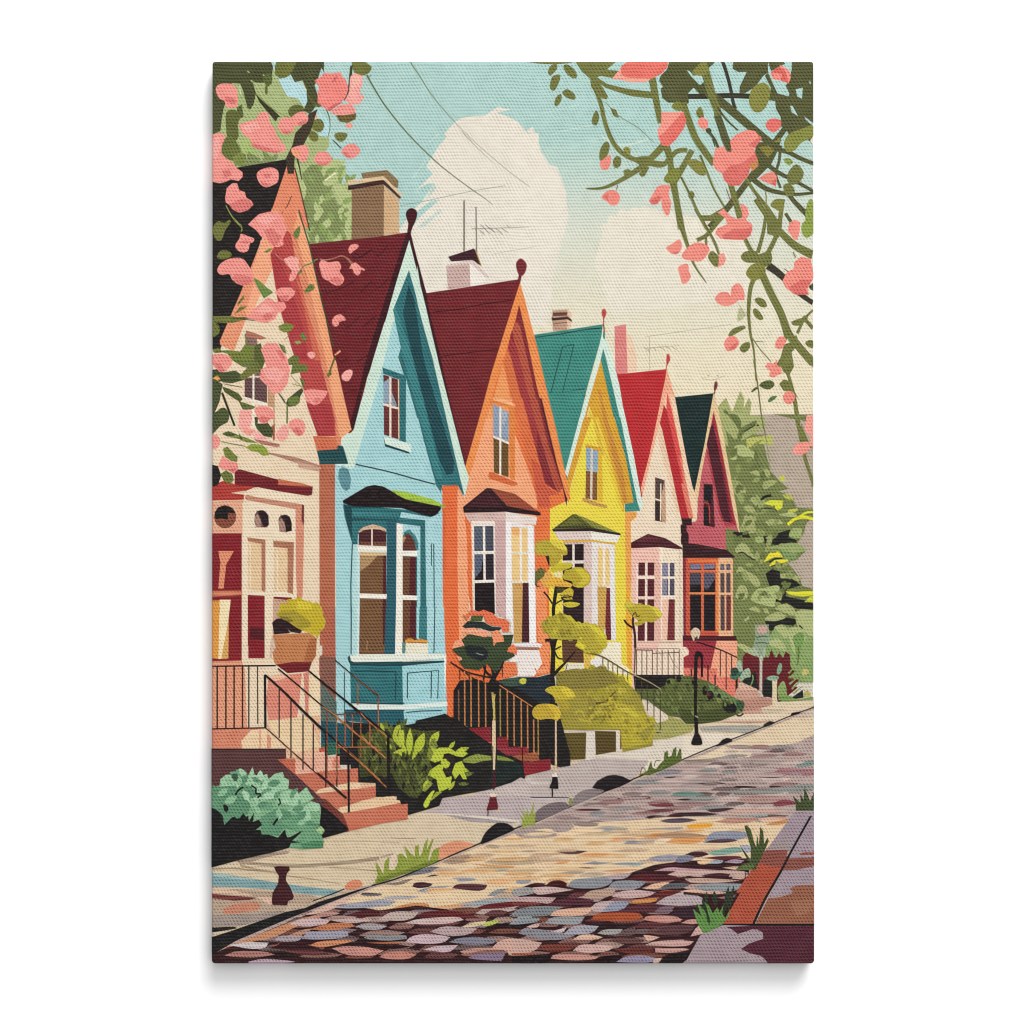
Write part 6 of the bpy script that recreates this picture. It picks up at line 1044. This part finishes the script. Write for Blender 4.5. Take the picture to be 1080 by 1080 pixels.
# the stretched canvas itself under the ink, and its wooden bars behind
def canvas_body():
    bm = bmesh.new(); cxs = [X0 - 40] ; 
    n = 8; ring = []
    for (sx, sy, a0) in ((1, 1, 0), (0, 1, 90), (0, 0, 180), (1, 0, 270)):
        for k in range(n + 1):
            a = math.radians(a0 + 90 * k / n)
            ring.append(((X1 - CR if sx else X0 + CR), (Y1 - CR if sy else Y0 + CR), math.cos(a), math.sin(a)))
    rows = []
    for L in (CR - FR, CR - FR + .7, CR - FR + 1.4, CR - FR + 2.1, CR - FR + 2.8, CR - FR + FR * math.pi / 2, 33.0):
        rows.append([bm.verts.new(fold(cx + c * L, cy + s_ * L, -0.12)) for cx, cy, c, s_ in ring])
    bm.faces.new(rows[0])
    for a, b in zip(rows, rows[1:]):
        for i in range(len(ring)):
            j = (i + 1) % len(ring); bm.faces.new((a[i], a[j], b[j], b[i]))
    back = [bm.verts.new(v.co) for v in rows[-1]]; bm.faces.new(back[::-1])
    bmesh.ops.recalc_face_normals(bm, faces=bm.faces[:])
    uvl = bm.loops.layers.uv.new('UVMap')
    for f in bm.faces:
        for lp in f.loops: lp[uvl].uv = (lp.vert.co.x, lp.vert.co.z)
    me = bpy.data.meshes.new('canvas'); bm.to_mesh(me); bm.free()
    me.materials.append(mat('D8CFBE'))
    return me
link(bpy.data.objects.new('canvas', canvas_body()), root)

# ------------------------------------------------------------------ wall
def wall():
    bm = bmesh.new(); bmesh.ops.create_cube(bm, size=1)
    for v in bm.verts: v.co = Vector((v.co.x * 8, v.co.y * 0.1 + 0.0505, v.co.z * 8))
    me = bpy.data.meshes.new('wall'); bm.to_mesh(me); bm.free()
    m = bpy.data.materials.new('white wall paint'); m.use_nodes = True; nt = m.node_tree; b = nt.nodes['Principled BSDF']
    b.inputs['Base Color'].default_value = (0.93, 0.93, 0.93, 1); b.inputs['Roughness'].default_value = 0.9
    b.inputs['Specular IOR Level'].default_value = 0.1
    tc = N(nt, 'ShaderNodeTexCoord'); nz = N(nt, 'ShaderNodeTexNoise'); nz.inputs['Scale'].default_value = 350
    bp = N(nt, 'ShaderNodeBump'); bp.inputs['Strength'].default_value = 0.02; bp.inputs['Distance'].default_value = 0.0005
    nt.links.new(tc.outputs['Object'], nz.inputs['Vector']); nt.links.new(nz.outputs['Fac'], bp.inputs['Height']); nt.links.new(bp.outputs[0], b.inputs['Normal'])
    me.materials.append(m)
    o = link(bpy.data.objects.new('wall', me)); o['kind'] = 'structure'; o['label'] = 'plain smooth white wall behind the canvas print'
    o['category'] = 'wall'
wall()

# ------------------------------------------------------------------ light: a soft lamp up and a little to the right, pale room
def area(name, loc, target, size, power, colr=(1, 1, 1)):
    d = bpy.data.lights.new(name, 'AREA'); d.shape = 'DISK'; d.size = size; d.energy = power; d.color = colr
    o = link(bpy.data.objects.new(name, d)); o.location = loc
    o.rotation_euler = (Vector(target) - Vector(loc)).to_track_quat('-Z', 'Y').to_euler()
    return o
area('key_lamp', (1.8, -5.6, 5.8), (0, 0, 0), 5.0, 650)
area('fill_lamp', (0.9, -7.0, 1.0), (0, 0, 0), 5.0, 275)
w = bpy.data.worlds.new("World"); scn.world = w; w.use_nodes = True
bg = w.node_tree.nodes['Background']; bg.inputs[0].default_value = (1, 1, 1, 1); bg.inputs[1].default_value = 0.25

cam = bpy.data.cameras.new('camera'); co = link(bpy.data.objects.new('camera', cam))
co.location = (0, -3.0 - DEPTH / 1000, 0); co.rotation_euler = (math.radians(90), 0, 0)
cam.sensor_width = 36; cam.lens = 36 * 3.0 / 1.08; cam.clip_end = 100; cam.clip_start = 0.05
scn.camera = co
vs_ = scn.view_settings
scn.display_settings.display_device = 'sRGB'
vs_.view_transform = 'Standard'; vs_.look = 'None'; vs_.gamma = 1; vs_.exposure = 0; vs_.use_curve_mapping = False
scn.cycles.max_bounces = 4; scn.cycles.pixel_filter_type = 'BLACKMAN_HARRIS'; scn.cycles.filter_width = 1.15
